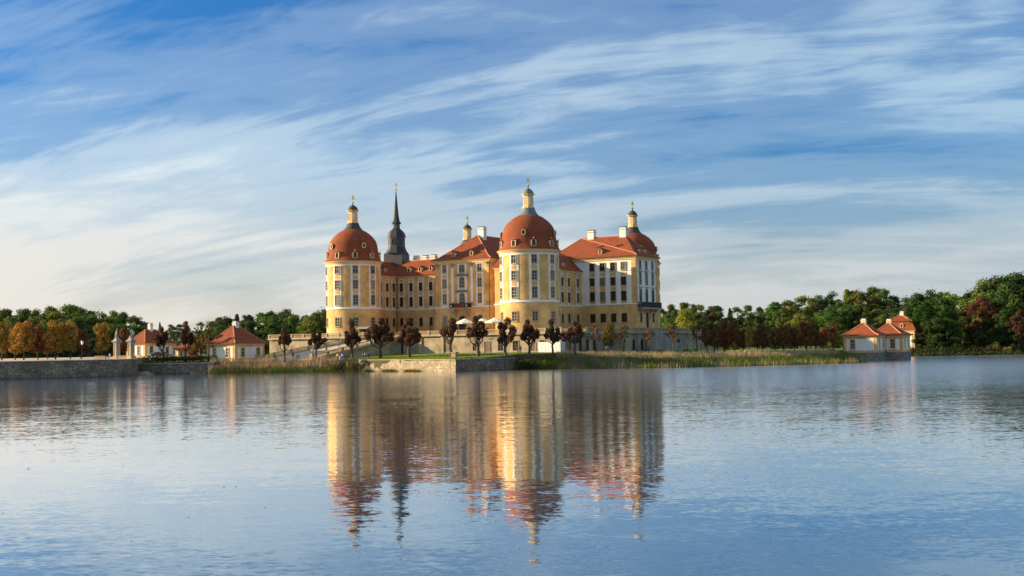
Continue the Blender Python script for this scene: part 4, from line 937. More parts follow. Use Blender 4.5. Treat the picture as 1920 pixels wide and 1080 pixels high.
def on_ramp(t, s):
    a = Vector((-30.0, TB + 0.4)).lerp(Vector((-40.5, -36.5)), t); b = Vector((-38.4, TB + 0.4)).lerp(Vector((-56.0, -39.0)), t); c = a.lerp(b, s)
    return W(c.x, c.y, TZ + 0.02 + (RF - TZ) * t)
for t, s, rz, pose, tp_, lg, hr, lb in (
    (0.46, 0.22, 0.7, 'walk', (0.03, 0.05, 0.06), BK, BR, 'person in black jacket halfway up the ramp, upper of two'),
    (0.52, 0.42, 0.7, 'walk', GREY, (0.06, 0.05, 0.05), BR, 'person in grey coat halfway up the ramp, lower of two'),
    (0.72, 0.25, 3.6, 'walk', RED, BK, BR, 'person in red jacket coming down the ramp'),
    (0.80, 0.38, 3.8, 'stand', WHT, GREY, GREY, 'person in white top standing low on the ramp'),
    (0.97, 0.30, 3.7, 'walk', (0.35, 0.42, 0.5), JEAN, BR, 'person in pale blue at the ramp foot, outermost of three'),
    (0.96, 0.42, 3.5, 'walk', (0.06, 0.06, 0.07), JEAN, BR, 'person in dark jacket in the middle of the three at the ramp foot'),
    (0.95, 0.36, 3.9, 'walk', (0.35, 0.08, 0.05), BK, BR, 'person in rust red at the ramp foot')):
    person(on_ramp(t, s), rz, pose, tp_, lg, hr, lb, random.uniform(0.96, 1.05), g)
for px, b, rz, pose, tp_, lg, hr, lb in (
    (970.5, -17.5, 2.8, 'walk', (0.03, 0.04, 0.06), (0.05, 0.05, 0.06), BR, 'person in dark jacket by the lit terrace window, shorter of the pair'),
    (976, -17.8, 3.2, 'walk', (0.04, 0.04, 0.045), BK, GREY, 'person in black by the lit terrace window, taller of the pair')):
    a = colA(px, b); person(WL(a, b), rz + TH, pose, tp_, lg, hr, lb, 1.0 if px < 972 else 1.08, g)
for px, tp_, lb in ((1137, WHT, 'person in white top beside the shaded flank stair'), (1140.5, (0.10, 0.35, 0.65), 'person in bright blue top beside the shaded flank stair')):
    person(ls(px, 277), 2.0, 'walk', tp_, JEAN, BR, lb, 1.0, g)
person(W(19.0, colB(1216, 19.0), TZ + 0.01), 1.2, 'stand', (0.03, 0.04, 0.06), BK, BR, 'person in dark clothes on the terrace below the iron balcony', 1.0, g)
person(spot(205, 283, 3.96), 4.4, 'sit', (0.6, 0.68, 0.78), BK, GREY, 'person in pale shirt sitting on the causeway wall by the gate', 1.05, g)
# ------------------------------------------------------------------ terrace life
def parasol(px, b, rz, label, s=1.0):
    a = colA(px, b); r = empty('parasol', W(a, b, TZ), rz, label, 'parasol', 'cream parasols on the terrace')
    mb = MB(); n = 8; Rr = 2.7 * s
    ring = [(Rr * math.cos(2*math.pi*i/n + 0.39), Rr * math.sin(2*math.pi*i/n + 0.39)) for i in range(n)]
    vs = [(0, 0, 4.15)] + [(x * 0.5, y * 0.5, 3.62) for x, y in ring] + [(x, y, 3.02) for x, y in ring] + [(x, y, 2.78) for x, y in ring]
    fs = [(0, 1 + i, 1 + (i+1) % n) for i in range(n)] + [(1 + i, 1 + n + i, 1 + n + (i+1) % n, 1 + (i+1) % n) for i in range(n)] + [(1 + n + i, 1 + 2*n + i, 1 + 2*n + (i+1) % n, 1 + n + (i+1) % n) for i in range(n)]
    mb.add(vs, fs); mb.build('canopy', M['canvas'], r)
    MB().tube([(0, 0, 0.1), (0, 0, 4.2)], 0.05, 8).build('pole', M['wood'], r)
    MB().lathe([(0.5, 0.005), (0.5, 0.1), (0.1, 0.16)], 12).build('base', M['iron'], r)
    mb = MB()
    for i in range(n): mb.tube([(0, 0, 3.3), (ring[i][0] * 0.6, ring[i][1] * 0.6, 3.44)], 0.02, 4)
    mb.build('ribs', M['wood'], r)
parasol(872, -7.0, 0.2, 'leftmost of three cream parasols, standing before the arched portal')
parasol(905, -3.5, 0.5, 'middle cream parasol, partly hidden behind the others')
parasol(929, -7.5, 0.1, 'cream parasol closest to the lake tower')
def cafe_table(a, b, label):
    r = empty('cafe_table', W(a, b, TZ), 0, label, 'table', 'café tables on the terrace')
    mb = MB(); mb.lathe([(0.55, 0.72), (0.58, 0.74), (0.58, 0.77), (0.0001, 0.775)], 16); mb.build('table_top', M['paintwhite'], r)
    MB().tube([(0, 0, 0.03), (0, 0, 0.73)], 0.04, 8).build('stem', M['iron'], r); MB().lathe([(0.3, 0.004), (0.28, 0.04), (0.04, 0.06)], 12).build('foot', M['iron'], r)
def cafe_chair(a, b, rz, label):
    r = empty('cafe_chair', W(a, b, TZ), rz, label, 'chair', 'chairs at the café tables')
    MB().box(-0.22, 0.22, -0.22, 0.22, 0.42, 0.46).build('seat', M['wood'], r); MB().box(-0.22, 0.22, 0.19, 0.225, 0.52, 0.88).build('backrest', M['wood'], r)
    for x in (-0.19, 0.19):
        for y in (-0.19, 0.19): MB().box(x - 0.02, x + 0.02, y - 0.02, y + 0.02, 0.005, 0.42 if y < 0 else 0.87).build('leg', M['iron'], r)
tops = [WHT, (0.05, 0.06, 0.1), (0.4, 0.5, 0.6), RED, BK, (0.5, 0.45, 0.3)]
ORD = ('first', 'second', 'third', 'fourth', 'fifth', 'sixth', 'seventh'); TOPN = ('white', 'navy', 'pale blue', 'red', 'black', 'sand coloured')
for i, px in enumerate((800, 812, 822, 833, 862, 880, 916)):
    b = -11.0 + (i % 3) * 0.8; a = colA(px, b)
    cafe_table(a, b, f'round white café table behind the balustrade, {ORD[i]} from the ramp')
    for s in (-1, 1):
        cafe_chair(a + s * 0.95, b, s * R(90) + TH, f'café chair on the {"ramp" if s < 0 else "lake tower"} side of the {ORD[i]} café table from the ramp')
        if (i + s) % 3: person(W(a + s * 0.92, b + 0.02, TZ + 0.0), s * R(90) + TH, 'sit', tops[(i * 2 + s) % 6], (0.06, 0.06, 0.08), BR, f'seated guest in {TOPN[(i * 2 + s) % 6]} top, {"ramp" if s < 0 else "tower"} side of the {ORD[i]} café table from the ramp', 1.0, 'guests at the terrace café')
def hut(a, b):
    r = empty('market_hut', W(a, b, TZ), TH, 'small wooden sales hut with grey roof at the top of the ramp', 'hut')
    MB().box(-1.6, 1.6, -1.1, 1.1, 0.0, 1.0).build('counter', M['wood'], r); MB().box(-1.55, 1.55, -0.2, 1.05, 1.0, 2.1).build('back_wall', M['dark'], r)
    for s in (-1, 1): MB().box(s*1.5 - 0.07, s*1.5 + 0.07, -1.05, -0.91, 1.0, 2.1).build('post', M['wood'], r)
    mb = MB(); mb.add([(-1.9, -1.5, 2.1), (1.9, -1.5, 2.1), (1.9, 1.4, 2.1), (-1.9, 1.4, 2.1), (-1.9, -0.05, 2.75), (1.9, -0.05, 2.75)], [(0, 1, 5, 4), (2, 3, 4, 5), (3, 0, 4), (1, 2, 5), (0, 3, 2, 1)]); mb.build('roof', M['woodgrey'], r)
hut(-46.3, -8.5)
# white site container
cc = W(colA(1051, -17.2), -17.2); r = empty('site_container', (cc.x, cc.y, lawnz(cc.x, cc.y)), TH, 'white office container standing on the lawn against the terrace', 'container')
MB().box(-5.9, 0, 0, 2.2, 0.12, 2.35).build('body', M['paintwhite'], r)
MB().box(-5.98, 0.06, -0.05, 2.26, 2.352, 2.48).build('roof', M['paintwhite'], r); MB().box(-5.94, 0.03, -0.03, 2.23, 0.02, 0.118).build('base_frame', M['woodgrey'], r)
for y in (0.15, 1.15): MB().box(0.003, 0.05, y, y + 0.92, 0.2, 2.25).build('door', flat('pale_blue_door', (0.45, 0.5, 0.56), 0.5), r)
for i in range(6): MB().box(-5.8 + i * 0.96, -5.0 + i * 0.96, -0.035, -0.003, 0.25, 2.25).build('side_panel', M['paintwhite'], r)
def bench(p, rz, label):
    r = empty('bench', p, rz, label, 'bench', 'benches on the lawn')
    for y in (-0.18, 0.0, 0.18): MB().box(-0.85, 0.85, y - 0.075, y + 0.075, 0.43, 0.47).build('seat_slat', M['woodgrey'], r)
    for x in (-0.65, 0.65): MB().box(x - 0.08, x + 0.08, -0.22, 0.22, 0.0, 0.43).build('leg', M['sand'], r)
bench(ls(1013, 266.5), TH, 'low backless bench on the lawn before the white container')
bench(WL(colA(904, -15.2), -15.2), TH, 'low bench against the lit terrace wall beside the door')
def lamp(p, h, label, kind):
    r = empty('lamp_post', p, 0, label, 'lamp post'); MB().tube([(0, 0, 0), (0, 0, h)], [0.07, 0.045], 8).build('pole', M['iron'], r)
    mb = MB()
    if kind == 'globe': mb.lathe([(0.05, h - 0.02), (0.22, h + 0.12), (0.3, h + 0.34), (0.22, h + 0.56), (0.03, h + 0.66)], 14); mb.build('globe', M['paintwhite'], r, True)
    elif kind == 'box':
        mb.lathe([(0.22, h), (0.36, h + 0.75), (0.36, h + 0.8)], 4); mb.build('lantern', M['paintwhite'], r); MB().lathe([(0.42, h + 0.802), (0.05, h + 1.15)], 4).build('lantern_roof', M['iron'], r)
    else: mb.box(-0.5, 0.5, -0.05, 0.05, h - 0.25, h - 0.12); mb.box(-0.62, -0.42, -0.12, 0.12, h - 0.4, h - 0.25); mb.box(0.42, 0.62, -0.12, 0.12, h - 0.4, h - 0.25); mb.build('cross_arm', M['iron'], r)
lamp(ls(921, 272), 4.0, 'thin lamp post with cross arm before the lit terrace wall', 'tee')
lamp(spot(153, 288, 3.95), 3.6, 'street lamp with pale square lantern under the causeway trees', 'box')
lamp(ls(379, 300), 2.4, 'globe lamp between pollards beside the corner lodge', 'globe')
# pedestal on the quay corner
p = ls(852, 262.5); r = empty('stone_pedestal', p, TH, 'squat stone pedestal on the grassy quay corner', 'pedestal')
MB().box(-0.75, 0.75, -0.75, 0.75, -0.2, 0.2).build('foot', M['sand'], r); MB().box(-0.6, 0.6, -0.6, 0.6, 0.2, 1.35).build('shaft', M['sand'], r); MB().box(-0.75, 0.75, -0.75, 0.75, 1.35, 1.55).build('cap', M['sand'], r)
# gate pillars with sculpture
def gatepost(p, label, flip):
    r = empty('gate_pillar', p, TH, label, 'pillar', 'stone gate pillars on the causeway')
    MB().box(-0.75, 0.75, -0.75, 0.75, 0, 0.6).build('plinth', M['sand'], r); MB().box(-0.56, 0.56, -0.56, 0.56, 0.6, 3.7).build('shaft', M['sand'], r)
    for s in (-1, 1): MB().box(s * 0.42 - 0.1, s * 0.42 + 0.1, -0.63, -0.562, 0.62, 3.68).build('shaft_strip', M['sand'], r)
    mb = MB(); mb.lathe([(0.85, 3.7), (0.9, 3.85), (1.3, 4.1), (1.32, 4.25), (0.95, 4.4), (0.7, 4.75), (0.5, 4.95)], 4, 0, R(45)); mb.build('capstone', M['sandgrey'], r)
    MB().lathe([(0.5, 4.94), (0.42, 5.35), (0.48, 5.42)], 8).build('statue_base', M['sand'], r)
    # huntsman figure with a hound and cloak, carved in one piece
    o = link('huntsman_statue', PM['stand'].copy(), r, (0, 0, 5.4), 0.5 * flip); o.scale = (1.05, 1.05, 1.0); o.data.materials.clear(); o.data.materials.append(M['sandgrey'])
    for q in o.data.polygons: q.material_index = 0
    mb = MB(); mb.tube([(0.1 * flip, 0.12, 6.85), (0.35 * flip, 0.22, 6.5), (0.5 * flip, 0.25, 5.9), (0.55 * flip, 0.2, 5.42)], [0.1, 0.24, 0.26, 0.18], 8); mb.tube([(-0.2 * flip, -0.25, 6.75), (-0.5 * flip, -0.35, 6.95), (-0.62 * flip, -0.35, 7.15)], [0.05, 0.08, 0.16], 8)
    mb.build('statue_cloak', M['sandgrey'], r, True)
gatepost(spot(245, 278, 3.95), 'stone gate pillar with statue standing free beside the lodge roof', 1)
gatepost(spot(218, 286, 3.95), 'stone gate pillar with statue in front of the rusty tree', -1)
for px, Y, w, lb in ((187, 280, 3.0, 'low stone block wall on the causeway under the ochre tree'), (232, 279, 3.4, 'low stone parapet between the two gate pillars')):
    r = empty('stone_parapet', spot(px, Y, 3.95), TH * 0.6, lb, 'wall')
    MB().box(-w/2, w/2, -0.25, 0.25, 0, 0.62).build('block', M['sand'], r); MB().box(-w/2 - 0.06, w/2 + 0.06, -0.31, 0.31, 0.622, 0.76).build('cap', M['sand'], r)
# information panel
r = empty('information_panel', ls(279, 291), TH + 0.5, 'tilted white information panel on the bank by the gate', 'sign')
mb = MB(); mb.hexa([(-0.4, -0.2, 0.75), (0.4, -0.2, 0.75), (0.4, 0.3, 1.25), (-0.4, 0.3, 1.25), (-0.4, -0.23, 0.8), (0.4, -0.23, 0.8), (0.4, 0.27, 1.3), (-0.4, 0.27, 1.3)]); mb.build('board', M['paintwhite'], r)
MB().box(-0.06, 0.06, -0.02, 0.1, 0, 0.95).build('post', M['woodgrey'], r)
def car(p, rz, col, label):
    r = empty('parked_car', p, rz, label, 'car', 'cars parked by the gate lodge'); pm = flat('car_paint', col, 0.25, 0.2, 0.03)
    prof = [(-2.1, 0.35), (-2.15, 0.75), (-1.95, 0.92), (-1.0, 1.0), (-0.35, 1.45), (1.1, 1.48), (1.85, 1.0), (2.1, 0.9), (2.15, 0.4)]
    mb = MB(); mb.slab(prof, -0.85, 0.85); mb.build('body', pm, r)
    for y in (-0.862, 0.862): MB().slab([(-0.85, 1.02), (-0.3, 1.4), (1.05, 1.42), (1.6, 1.02)], min(y, y * 0.985), max(y, y * 0.985)).build('side_window', M['glass'], r)
    for x in (-1.3, 1.3):
        for s in (-1, 1):
            mb = MB(); mb.lathe([(0.05, -0.11), (0.32, -0.11), (0.34, 0), (0.32, 0.11), (0.05, 0.11)], 14); w = mb.build('wheel', M['iron'], r); w.location = (x, s * 0.8, 0.34); w.rotation_euler = (R(90), 0, 0)
    for s in (-0.6, 0.6): MB().box(-2.17, -2.08, s - 0.18, s + 0.18, 0.62, 0.78).build('headlight', M['paintwhite'], r)
car(spot(290, 350, 3.955), 0.9, (0.02, 0.03, 0.04), 'dark parked car before the gate lodge, nearer the information panel')
car(spot(303, 354, 3.955), 0.9, (0.12, 0.14, 0.16), 'grey parked car before the gate lodge, beside the pollard trunk')

# ------------------------------------------------------------------ trees
def leafball(mb, c, r, n, size, rnd, flatten=0.85):
    for _ in range(n):
        d = Vector((rnd.gauss(0, 1), rnd.gauss(0, 1), rnd.gauss(0, 1))).normalized()
        p = Vector(c) + Vector((d.x * r, d.y * r, d.z * r * flatten)) * (rnd.random() ** 0.35)
        nrm = (d + Vector((rnd.gauss(0, .45), rnd.gauss(0, .45), rnd.gauss(0, .45) + 0.25))).normalized()
        u = nrm.orthogonal().normalized(); a = rnd.uniform(0, 6.28); v = nrm.cross(u)
        u, v = u * math.cos(a) + v * math.sin(a), v * math.cos(a) - u * math.sin(a)
        s = size * rnd.uniform(0.6, 1.35)
        mb.add([p - u*s - v*s*0.35, p + u*s*0.1 - v*s*0.6, p + u*s + v*s*0.1, p + v*s*0.6], [(0, 1, 2, 3)])
def make_tree(rnd, h, kind):
    """returns trunk mesh and crown mesh, base at the origin"""
    tb = MB(); cb = MB(); bark = 'bark' if kind != 'pale' else 'barklight'
    def limb(pts, r0, r1, n=6): tb.tube(pts, [r0 + (r1 - r0) * i / (len(pts) - 1) for i in range(len(pts))], n)
    def wander(p, q, k, j):
        p, q = Vector(p), Vector(q); return [p.lerp(q, i / k) + (Vector((rnd.gauss(0, j), rnd.gauss(0, j), 0)) if 0 < i < k else Vector()) for i in range(k + 1)]
    if kind == 'pollard':
        th = h * rnd.uniform(0.22, 0.32); w = h * rnd.uniform(0.22, 0.28)
        limb(wander((0, 0, -0.3), (rnd.gauss(0, .1), rnd.gauss(0, .1), th), 4, 0.05), 0.40, 0.30, 8)
        lead = wander((0, 0, th), (rnd.gauss(0, .5), rnd.gauss(0, .5), h * 0.9), 4, 0.22); limb(lead, 0.26, 0.10)
        for q in lead[2:]: leafball(cb, q + Vector((rnd.gauss(0, .25), rnd.gauss(0, .25), 0.1)), h * rnd.uniform(0.07, 0.12), rnd.randint(230, 330), 0.20, rnd, rnd.uniform(0.8, 1.2))
        k = rnd.randint(8, 11)
        for i in range(k):
            a = 2 * math.pi * i * 0.618 * 1.0 + rnd.uniform(-.4, .4); up = rnd.uniform(0.36, 0.86); rr = w * (1.2 - 0.75 * abs(up - 0.55) / 0.3) * rnd.uniform(0.75, 1.15)
            e = Vector((math.cos(a) * rr, math.sin(a) * rr, h * up)); z0 = th + (h * up - th) * rnd.uniform(0.0, 0.4)
            mid = Vector((e.x * rnd.uniform(0.55, 0.85), e.y * rnd.uniform(0.55, 0.85), z0 + (e.z - z0) * rnd.uniform(0.2, 0.5)))
            limb([(0, 0, z0 - 0.3), mid, e], 0.17, 0.07)
            for t in (0.45, 0.75, 1.0):
                if rnd.random() < 0.8: leafball(cb, mid.lerp(e, t) + Vector((rnd.gauss(0, .22), rnd.gauss(0, .22), rnd.uniform(0, .3))), h * rnd.uniform(0.06, 0.115), rnd.randint(130, 230), 0.20, rnd, rnd.uniform(0.7, 1.2))
            for _ in range(3):
                t = e + Vector((rnd.gauss(0, .35), rnd.gauss(0, .35), rnd.uniform(0.1, 0.8))); limb([e, t], 0.035, 0.012, 4)
    elif kind == 'sparse':
        limb(wander((0, 0, -0.3), (0, 0, h * 0.9), 6, 0.07), 0.17, 0.05, 7)
        for i in range(16):
            z0 = h * rnd.uniform(0.30, 0.85); a = rnd.uniform(0, 6.28); L = h * rnd.uniform(0.08, 0.19) * (1.25 - z0 / h * 0.7)
            e = (math.cos(a) * L, math.sin(a) * L, z0 + L * rnd.uniform(0.4, 1.1)); limb([(0, 0, z0), e], 0.06, 0.02, 5)
            leafball(cb, e, h * rnd.uniform(0.04, 0.07), 32, 0.17, rnd)
    elif kind == 'row':
        th = h * 0.22; limb(wander((0, 0, -0.3), (0, 0, h * 0.75), 5, 0.08), 0.24, 0.06, 8)
        for i in range(26):
            z = h * (0.26 + 0.66 * (i / 25)); rr = h * 0.27 * math.sin(math.pi * min(1, (z / h - 0.12) / 0.92)) ** 0.7
            a = i * 2.4 + rnd.uniform(-.4, .4); q = rr * rnd.uniform(0.35, 0.95); e = Vector((math.cos(a) * q, math.sin(a) * q, z))
            limb([(0, 0, max(th, z - q * 0.9)), e], 0.07, 0.025, 5); leafball(cb, e, h * rnd.uniform(0.085, 0.125), 120, 0.23, rnd)
    elif kind == 'spruce':
        limb([(0, 0, -1), (0, 0, h * 0.97)], 0.35, 0.05, 7)
        for i in range(70):
            t = i / 69; z = h * (0.12 + 0.86 * t); q = h * 0.17 * (1 - t) ** 0.8 * rnd.uniform(0.55, 1.15) + 0.1; a = i * 2.4
            leafball(cb, (math.cos(a) * q, math.sin(a) * q, z - q * 0.25), h * 0.035 + 0.45 * (1 - t), 55, 0.30, rnd, 0.5)
    else:      # big woodland tree, unit 20 m
        th = h * 0.22; limb(wander((0, 0, -1.0), (rnd.gauss(0, .4), rnd.gauss(0, .4), h * 0.72), 5, 0.25), 0.5, 0.14, 7)
        n = rnd.randint(38, 56); wd = h * rnd.uniform(0.22, 0.38); ex = rnd.uniform(0.45, 0.8); lx, ly = rnd.gauss(0, .8), rnd.gauss(0, .8)
        for i in range(n):
            t = rnd.random() ** 0.8; z = h * (0.10 + 0.86 * t); prof = math.sin(math.pi * min(1.0, 0.2 + 0.80 * t)) ** ex
            a = i * 2.4 + rnd.uniform(-.5, .5); q = wd * prof * (rnd.uniform(0.25, 1.0) if i % 4 else rnd.uniform(0.9, 1.25)); e = Vector((math.cos(a) * q + lx * t, math.sin(a) * q + ly * t, z))
            if i % 3 == 0: limb([(0, 0, max(th, z - q * 0.8)), e * 0.9 + Vector((0, 0, z * 0.1))], 0.16, 0.05, 5)
            r_ = h * rnd.choice((0.045, 0.06, 0.08, 0.10, 0.125)) * rnd.uniform(0.85, 1.15)
            leafball(cb, e, r_, int(60 + 700 * r_ * 0.06), 0.34, rnd, 0.72); leafball(cb, e, r_ * 1.4, 16, 0.30, rnd, 0.8)
    return tb.mesh('trunk', M[bark]), cb.mesh('crown', M['leaf'])
rt = random.Random(31)
TREES = {'pollard': [(make_tree(rt, 8.5, 'pollard'), 8.5) for _ in range(6)], 'sparse': [(make_tree(rt, 7.0, 'sparse'), 7.0) for _ in range(4)],
         'row': [(make_tree(rt, 10.0, 'row'), 10.0) for _ in range(4)], 'wood': [(make_tree(rt, 20.0, 'wood'), 20.0) for _ in range(10)] + [(make_tree(rt, 20.0, 'spruce'), 20.0) for _ in range(2)]}
def tree(kind, i, loc, h, col, label, group, name='tree', wx=1.0, rz=None):
    (tm, cm), h0 = TREES[kind][i % len(TREES[kind])]; s = h / h0
    r = empty(name, loc, rt.uniform(0, 6.28) if rz is None else rz, label, 'tree', group); r.scale = (s * wx, s * wx, s)
    link('trunk', tm, r); c = link('crown', cm, r); c.color = (*col, 1); return r
def jit(c, j=0.15): return tuple(max(0.004, x * rt.uniform(1 - j, 1 + j)) for x in c)
MAROON = (0.10, 0.046, 0.023); RUST = (0.19, 0.075, 0.026); OCHRE = (0.34, 0.19, 0.035); OLIVE = (0.26, 0.18, 0.035)
G = 'pollarded trees on the castle lawn'
for k, (px, b, y0, col, sc, lb) in enumerate((
    (660, -33.5, 600, MAROON, 0.8, 'slim maroon pollard in front of the ramp wall, beside the visitors'),
    (713, -31.5, 597, MAROON, 1.1, 'broad maroon pollard covering the corner of the western wing'),
    (767, -31.5, 598, MAROON, 1.0, 'maroon pollard just beside the dark archway in the terrace wall'),
    (845, -30.0, 597, MAROON, 1.0, 'maroon pollard behind the stone pedestal on the quay corner'),
    (897, -30.0, 594, MAROON, 1.0, 'maroon pollard with round head in front of the cream parasols'),
    (948, -28.0, 597, MAROON, 0.95, 'maroon pollard standing before the sunlit edge of the lake tower'),
    (992, -24.0, 600, MAROON, 0.9, 'open pollard with bare limbs before the middle of the lake tower'),
    (1037, -22.0, 600, (0.09, 0.045, 0.025), 0.8, 'sparse pollard beside the white container'),
    (1078, -20.5, 602, MAROON, 1.05, 'dense maroon pollard at the terrace corner next to the container'))):
    a = colA(px, b); p = WL(a, b); hz = 649 - 0.0166 * (px - 960); top = EYE + (hz - y0) * p.y / 2206
    tree('pollard', k + (k // 4), p, (top - p.z) * 1.02, jit(col), lb, G, 'pollard_tree', sc)
for px, Y, y0, col, kd, lb in (
    (533, 281, 612, MAROON, 'pollard', 'slim maroon pollard on the lawn right of the corner lodge'),
    (592, 283, 610, MAROON, 'pollard', 'slim maroon pollard at the foot of the ramp'),
    (1117, 276, 602, RUST, 'sparse', 'thin rusty young tree before the shaded wing'),
    (1143, 278, 604, (0.15, 0.09, 0.03), 'row', 'small olive-brown tree before the white hall'),
    (1170, 279, 604, RUST, 'sparse', 'thin almost bare tree in front of the balustrade corner'),
    (1218, 282, 612, RUST, 'sparse', 'bare twiggy tree below the iron balcony'),
    (1262, 285, 604, RUST, 'sparse', 'bare tree right of the castle before the pale green tree'),
    (305, 294, 612, MAROON, 'pollard', 'dark two-headed pollard in front of the gate lodge'),
    (347, 296, 608, MAROON, 'pollard', 'tall upright pollard with reddish top beside the garden house'),
    (362, 306, 628, RUST, 'row', 'small rusty tree beside the garden house'),
    (376, 298, 625, OLIVE, 'pollard', 'squat olive pollard next to the globe lamp'),
    (391, 292, 614, RUST, 'sparse', 'thin twiggy tree in front of the corner lodge roof')):
    p = ls(px, Y); hz = 649 - 0.0166 * (px - 960); top = EYE + (hz - y0) * Y / 2206
    tree(kd, int(px), p, top - p.z, jit(col), lb, G if kd == 'pollard' else 'young trees on the castle lawn', 'pollard_tree' if kd == 'pollard' else 'young_tree', 0.72 if kd == 'pollard' else 0.9)
for px, Y, y0, col, wd, lb in (
    (2, 300, 602, OLIVE, 1.1, 'olive-brown tree cut by the left picture edge'),
    (27, 306, 612, OCHRE, 1.0, 'first full ochre tree on the causeway from the left edge'),
    (43, 298, 601, OCHRE, 1.15, 'broad ochre tree on the causeway, tallest of the first trio'),
    (70, 302, 607, RUST, 1.05, 'rust and ochre tree in the middle of the causeway row'),
    (88, 308, 622, RUST, 0.9, 'low rusty tree filling the gap in the causeway row'),
    (103, 299, 601, OCHRE, 1.15, 'tall bright ochre tree near the end of the causeway row'),
    (131, 300, 601, OLIVE, 0.85, 'slim olive tree beside the pale lantern'),
    (151, 304, 616, MAROON, 1.0, 'dark maroon tree behind the pale lantern'),
    (190, 297, 603, OLIVE, 1.0, 'lone olive tree just left of the gate pillars'),
    (230, 300, 614, RUST, 0.8, 'rusty tree behind the gate pillar')):
    p = spot(px, Y, 3.95); hz = 649 - 0.0166 * (px - 960); top = EYE + (hz - y0) * Y / 2206
    tree('row', int(px), p, top - p.z, jit(col), lb, 'autumn trees along the causeway', 'autumn_tree', wd * 0.84)
k = 0
for px, Y, y0, col, kd, wd in ((1307, 300, 602, RUST, 'sparse', 1), (1326, 304, 606, RUST, 'row', .8), (1340, 296, 602, (0.16, 0.08, 0.034), 'row', 1.1), (1358, 306, 600, (0.16, 0.08, 0.034), 'row', .9), (1361, 298, 614, RUST, 'row', .7), (1375, 300, 598, (0.16, 0.08, 0.034), 'row', .8), (1377, 292, 640, OLIVE, 'row', .6),
    (1392, 304, 616, RUST, 'row', .8), (1405, 294, 608, OLIVE, 'row', .45), (1420, 308, 618, RUST, 'row', .8), (1430, 302, 606, (0.16, 0.08, 0.034), 'row', 1.2), (1455, 308, 616, (0.16, 0.08, 0.034), 'row', 1.0), (1470, 300, 608, RUST, 'row', 1.1), (1490, 310, 612, (0.16, 0.08, 0.034), 'row', 1.1), (1513, 296, 600, RUST, 'row', 1.1), (1530, 306, 616, (0.16, 0.08, 0.034), 'row', .9), (1545, 298, 614, RUST, 'row', .7), (1564, 296, 610, RUST, 'row', .6)):
    p = ls(px, Y); hz = 649 - 0.0166 * (px - 960); top = EYE + (hz - y0) * Y / 2206
    lb = {1307: 'bare thin tree at the inner end of the red-brown grove', 1326: 'small rusty tree next to the bare one in the lawn grove', 1340: 'broad maroon tree on a pale trunk in the lawn grove', 1358: 'tall maroon tree at the back of the lawn grove', 1361: 'low rusty bushy tree under the maroon ones', 1375: 'tallest maroon tree in the lawn grove', 1377: 'very low olive tree by the reeds', 1392: 'rusty tree right of the tallest maroon one', 1405: 'narrow upright olive tree between rusty ones', 1420: 'rusty tree behind the narrow olive one', 1430: 'wide dark maroon tree in the middle of the grove', 1455: 'dark maroon tree in the shadowed part of the grove', 1470: 'high dark maroon tree in the shadowed part of the grove', 1490: 'dark maroon tree at the rear right of the grove', 1513: 'large rust-red tree with bright trunk near the lake lodges', 1530: 'dark maroon tree behind the large rust-red one', 1545: 'slim rusty tree, second from the lake lodges', 1564: 'slim rusty tree closest to the lake lodges'}[px]
    tree(kd, k, p, top - p.z, jit(col), lb, 'red-brown grove on the east lawn', 'autumn_tree', wd); k += 1

# ---- woods beyond the lake
SIL = [(-60, 578), (0, 577), (40, 578), (75, 582), (100, 576), (145, 572), (165, 584), (230, 586), (258, 592), (270, 606), (300, 605), (350, 602), (390, 605), (412, 597), (440, 590), (470, 592), (520, 583), (545, 580), (575, 590), (600, 581), (640, 580), (700, 590), (1180, 590), (1240, 577), (1280, 570), (1320, 573), (1380, 576), (1440, 574), (1465, 563), (1500, 560), (1545, 556), (1570, 543), (1600, 546), (1625, 535), (1660, 543), (1680, 557), (1700, 558), (1725, 546), (1745, 549), (1775, 546), (1795, 556), (1815, 548), (1850, 530), (1880, 516), (1920, 518), (1980, 520)]
def sil(px):
    for (a, ya), (b, yb) in zip(SIL, SIL[1:]):
        if a <= px <= b: return ya + (yb - ya) * (px - a) / (b - a)
    return 580
DK = (0.045, 0.078, 0.018); MG = (0.10, 0.15, 0.026); LG = (0.15, 0.19, 0.03); YG = (0.24, 0.25, 0.035); BRN = (0.13, 0.085, 0.028)
def wood(px0, px1, step, Y, drop, group, kinds, jitter=6):
    row = 'back row against the sky' if drop < 5 else 'second row below the skyline' if drop < 20 else 'third row down' if drop < 45 else 'front row at the foot'
    px = px0
    while px < px1:
        q = px + rt.uniform(-step * .3, step * .3); YY = Y + rt.uniform(-jitter, jitter)
        p = spot(q, YY); p.z = max(0.9, land(p.x, p.y)) - 0.2
        hz = 649 - 0.0166 * (q - 960); top = EYE + (hz - (sil(q) + drop * rt.uniform(0.6, 1.3) + rt.uniform(-2, 5))) * YY / 2206
        nm, col, lab = rt.choice(kinds)
        tree('wood', rt.randrange(11) if rt.random() < 0.5 else rt.randrange(10), p, max(6.0, (top - p.z) * 1.03), jit(col, 0.2), lab + ', ' + row, group, 'woodland_tree', rt.uniform(0.85, 1.25))
        px += step
kl = [('l', LG, 'sunlit yellow-green tree in the wood beyond the causeway'), ('d', DK, 'dark green tree in the wood beyond the causeway'), ('m', MG, 'mid green tree in the wood beyond the causeway'), ('l', LG, 'sunlit yellow-green tree in the wood beyond the causeway')]  # yellow-green listed twice: bright lit crowns put into the leaf colour
kl2 = [('d', DK, 'dark green tree in the wood between garden house and castle'), ('m', MG, 'mid green tree in the wood between garden house and castle')]
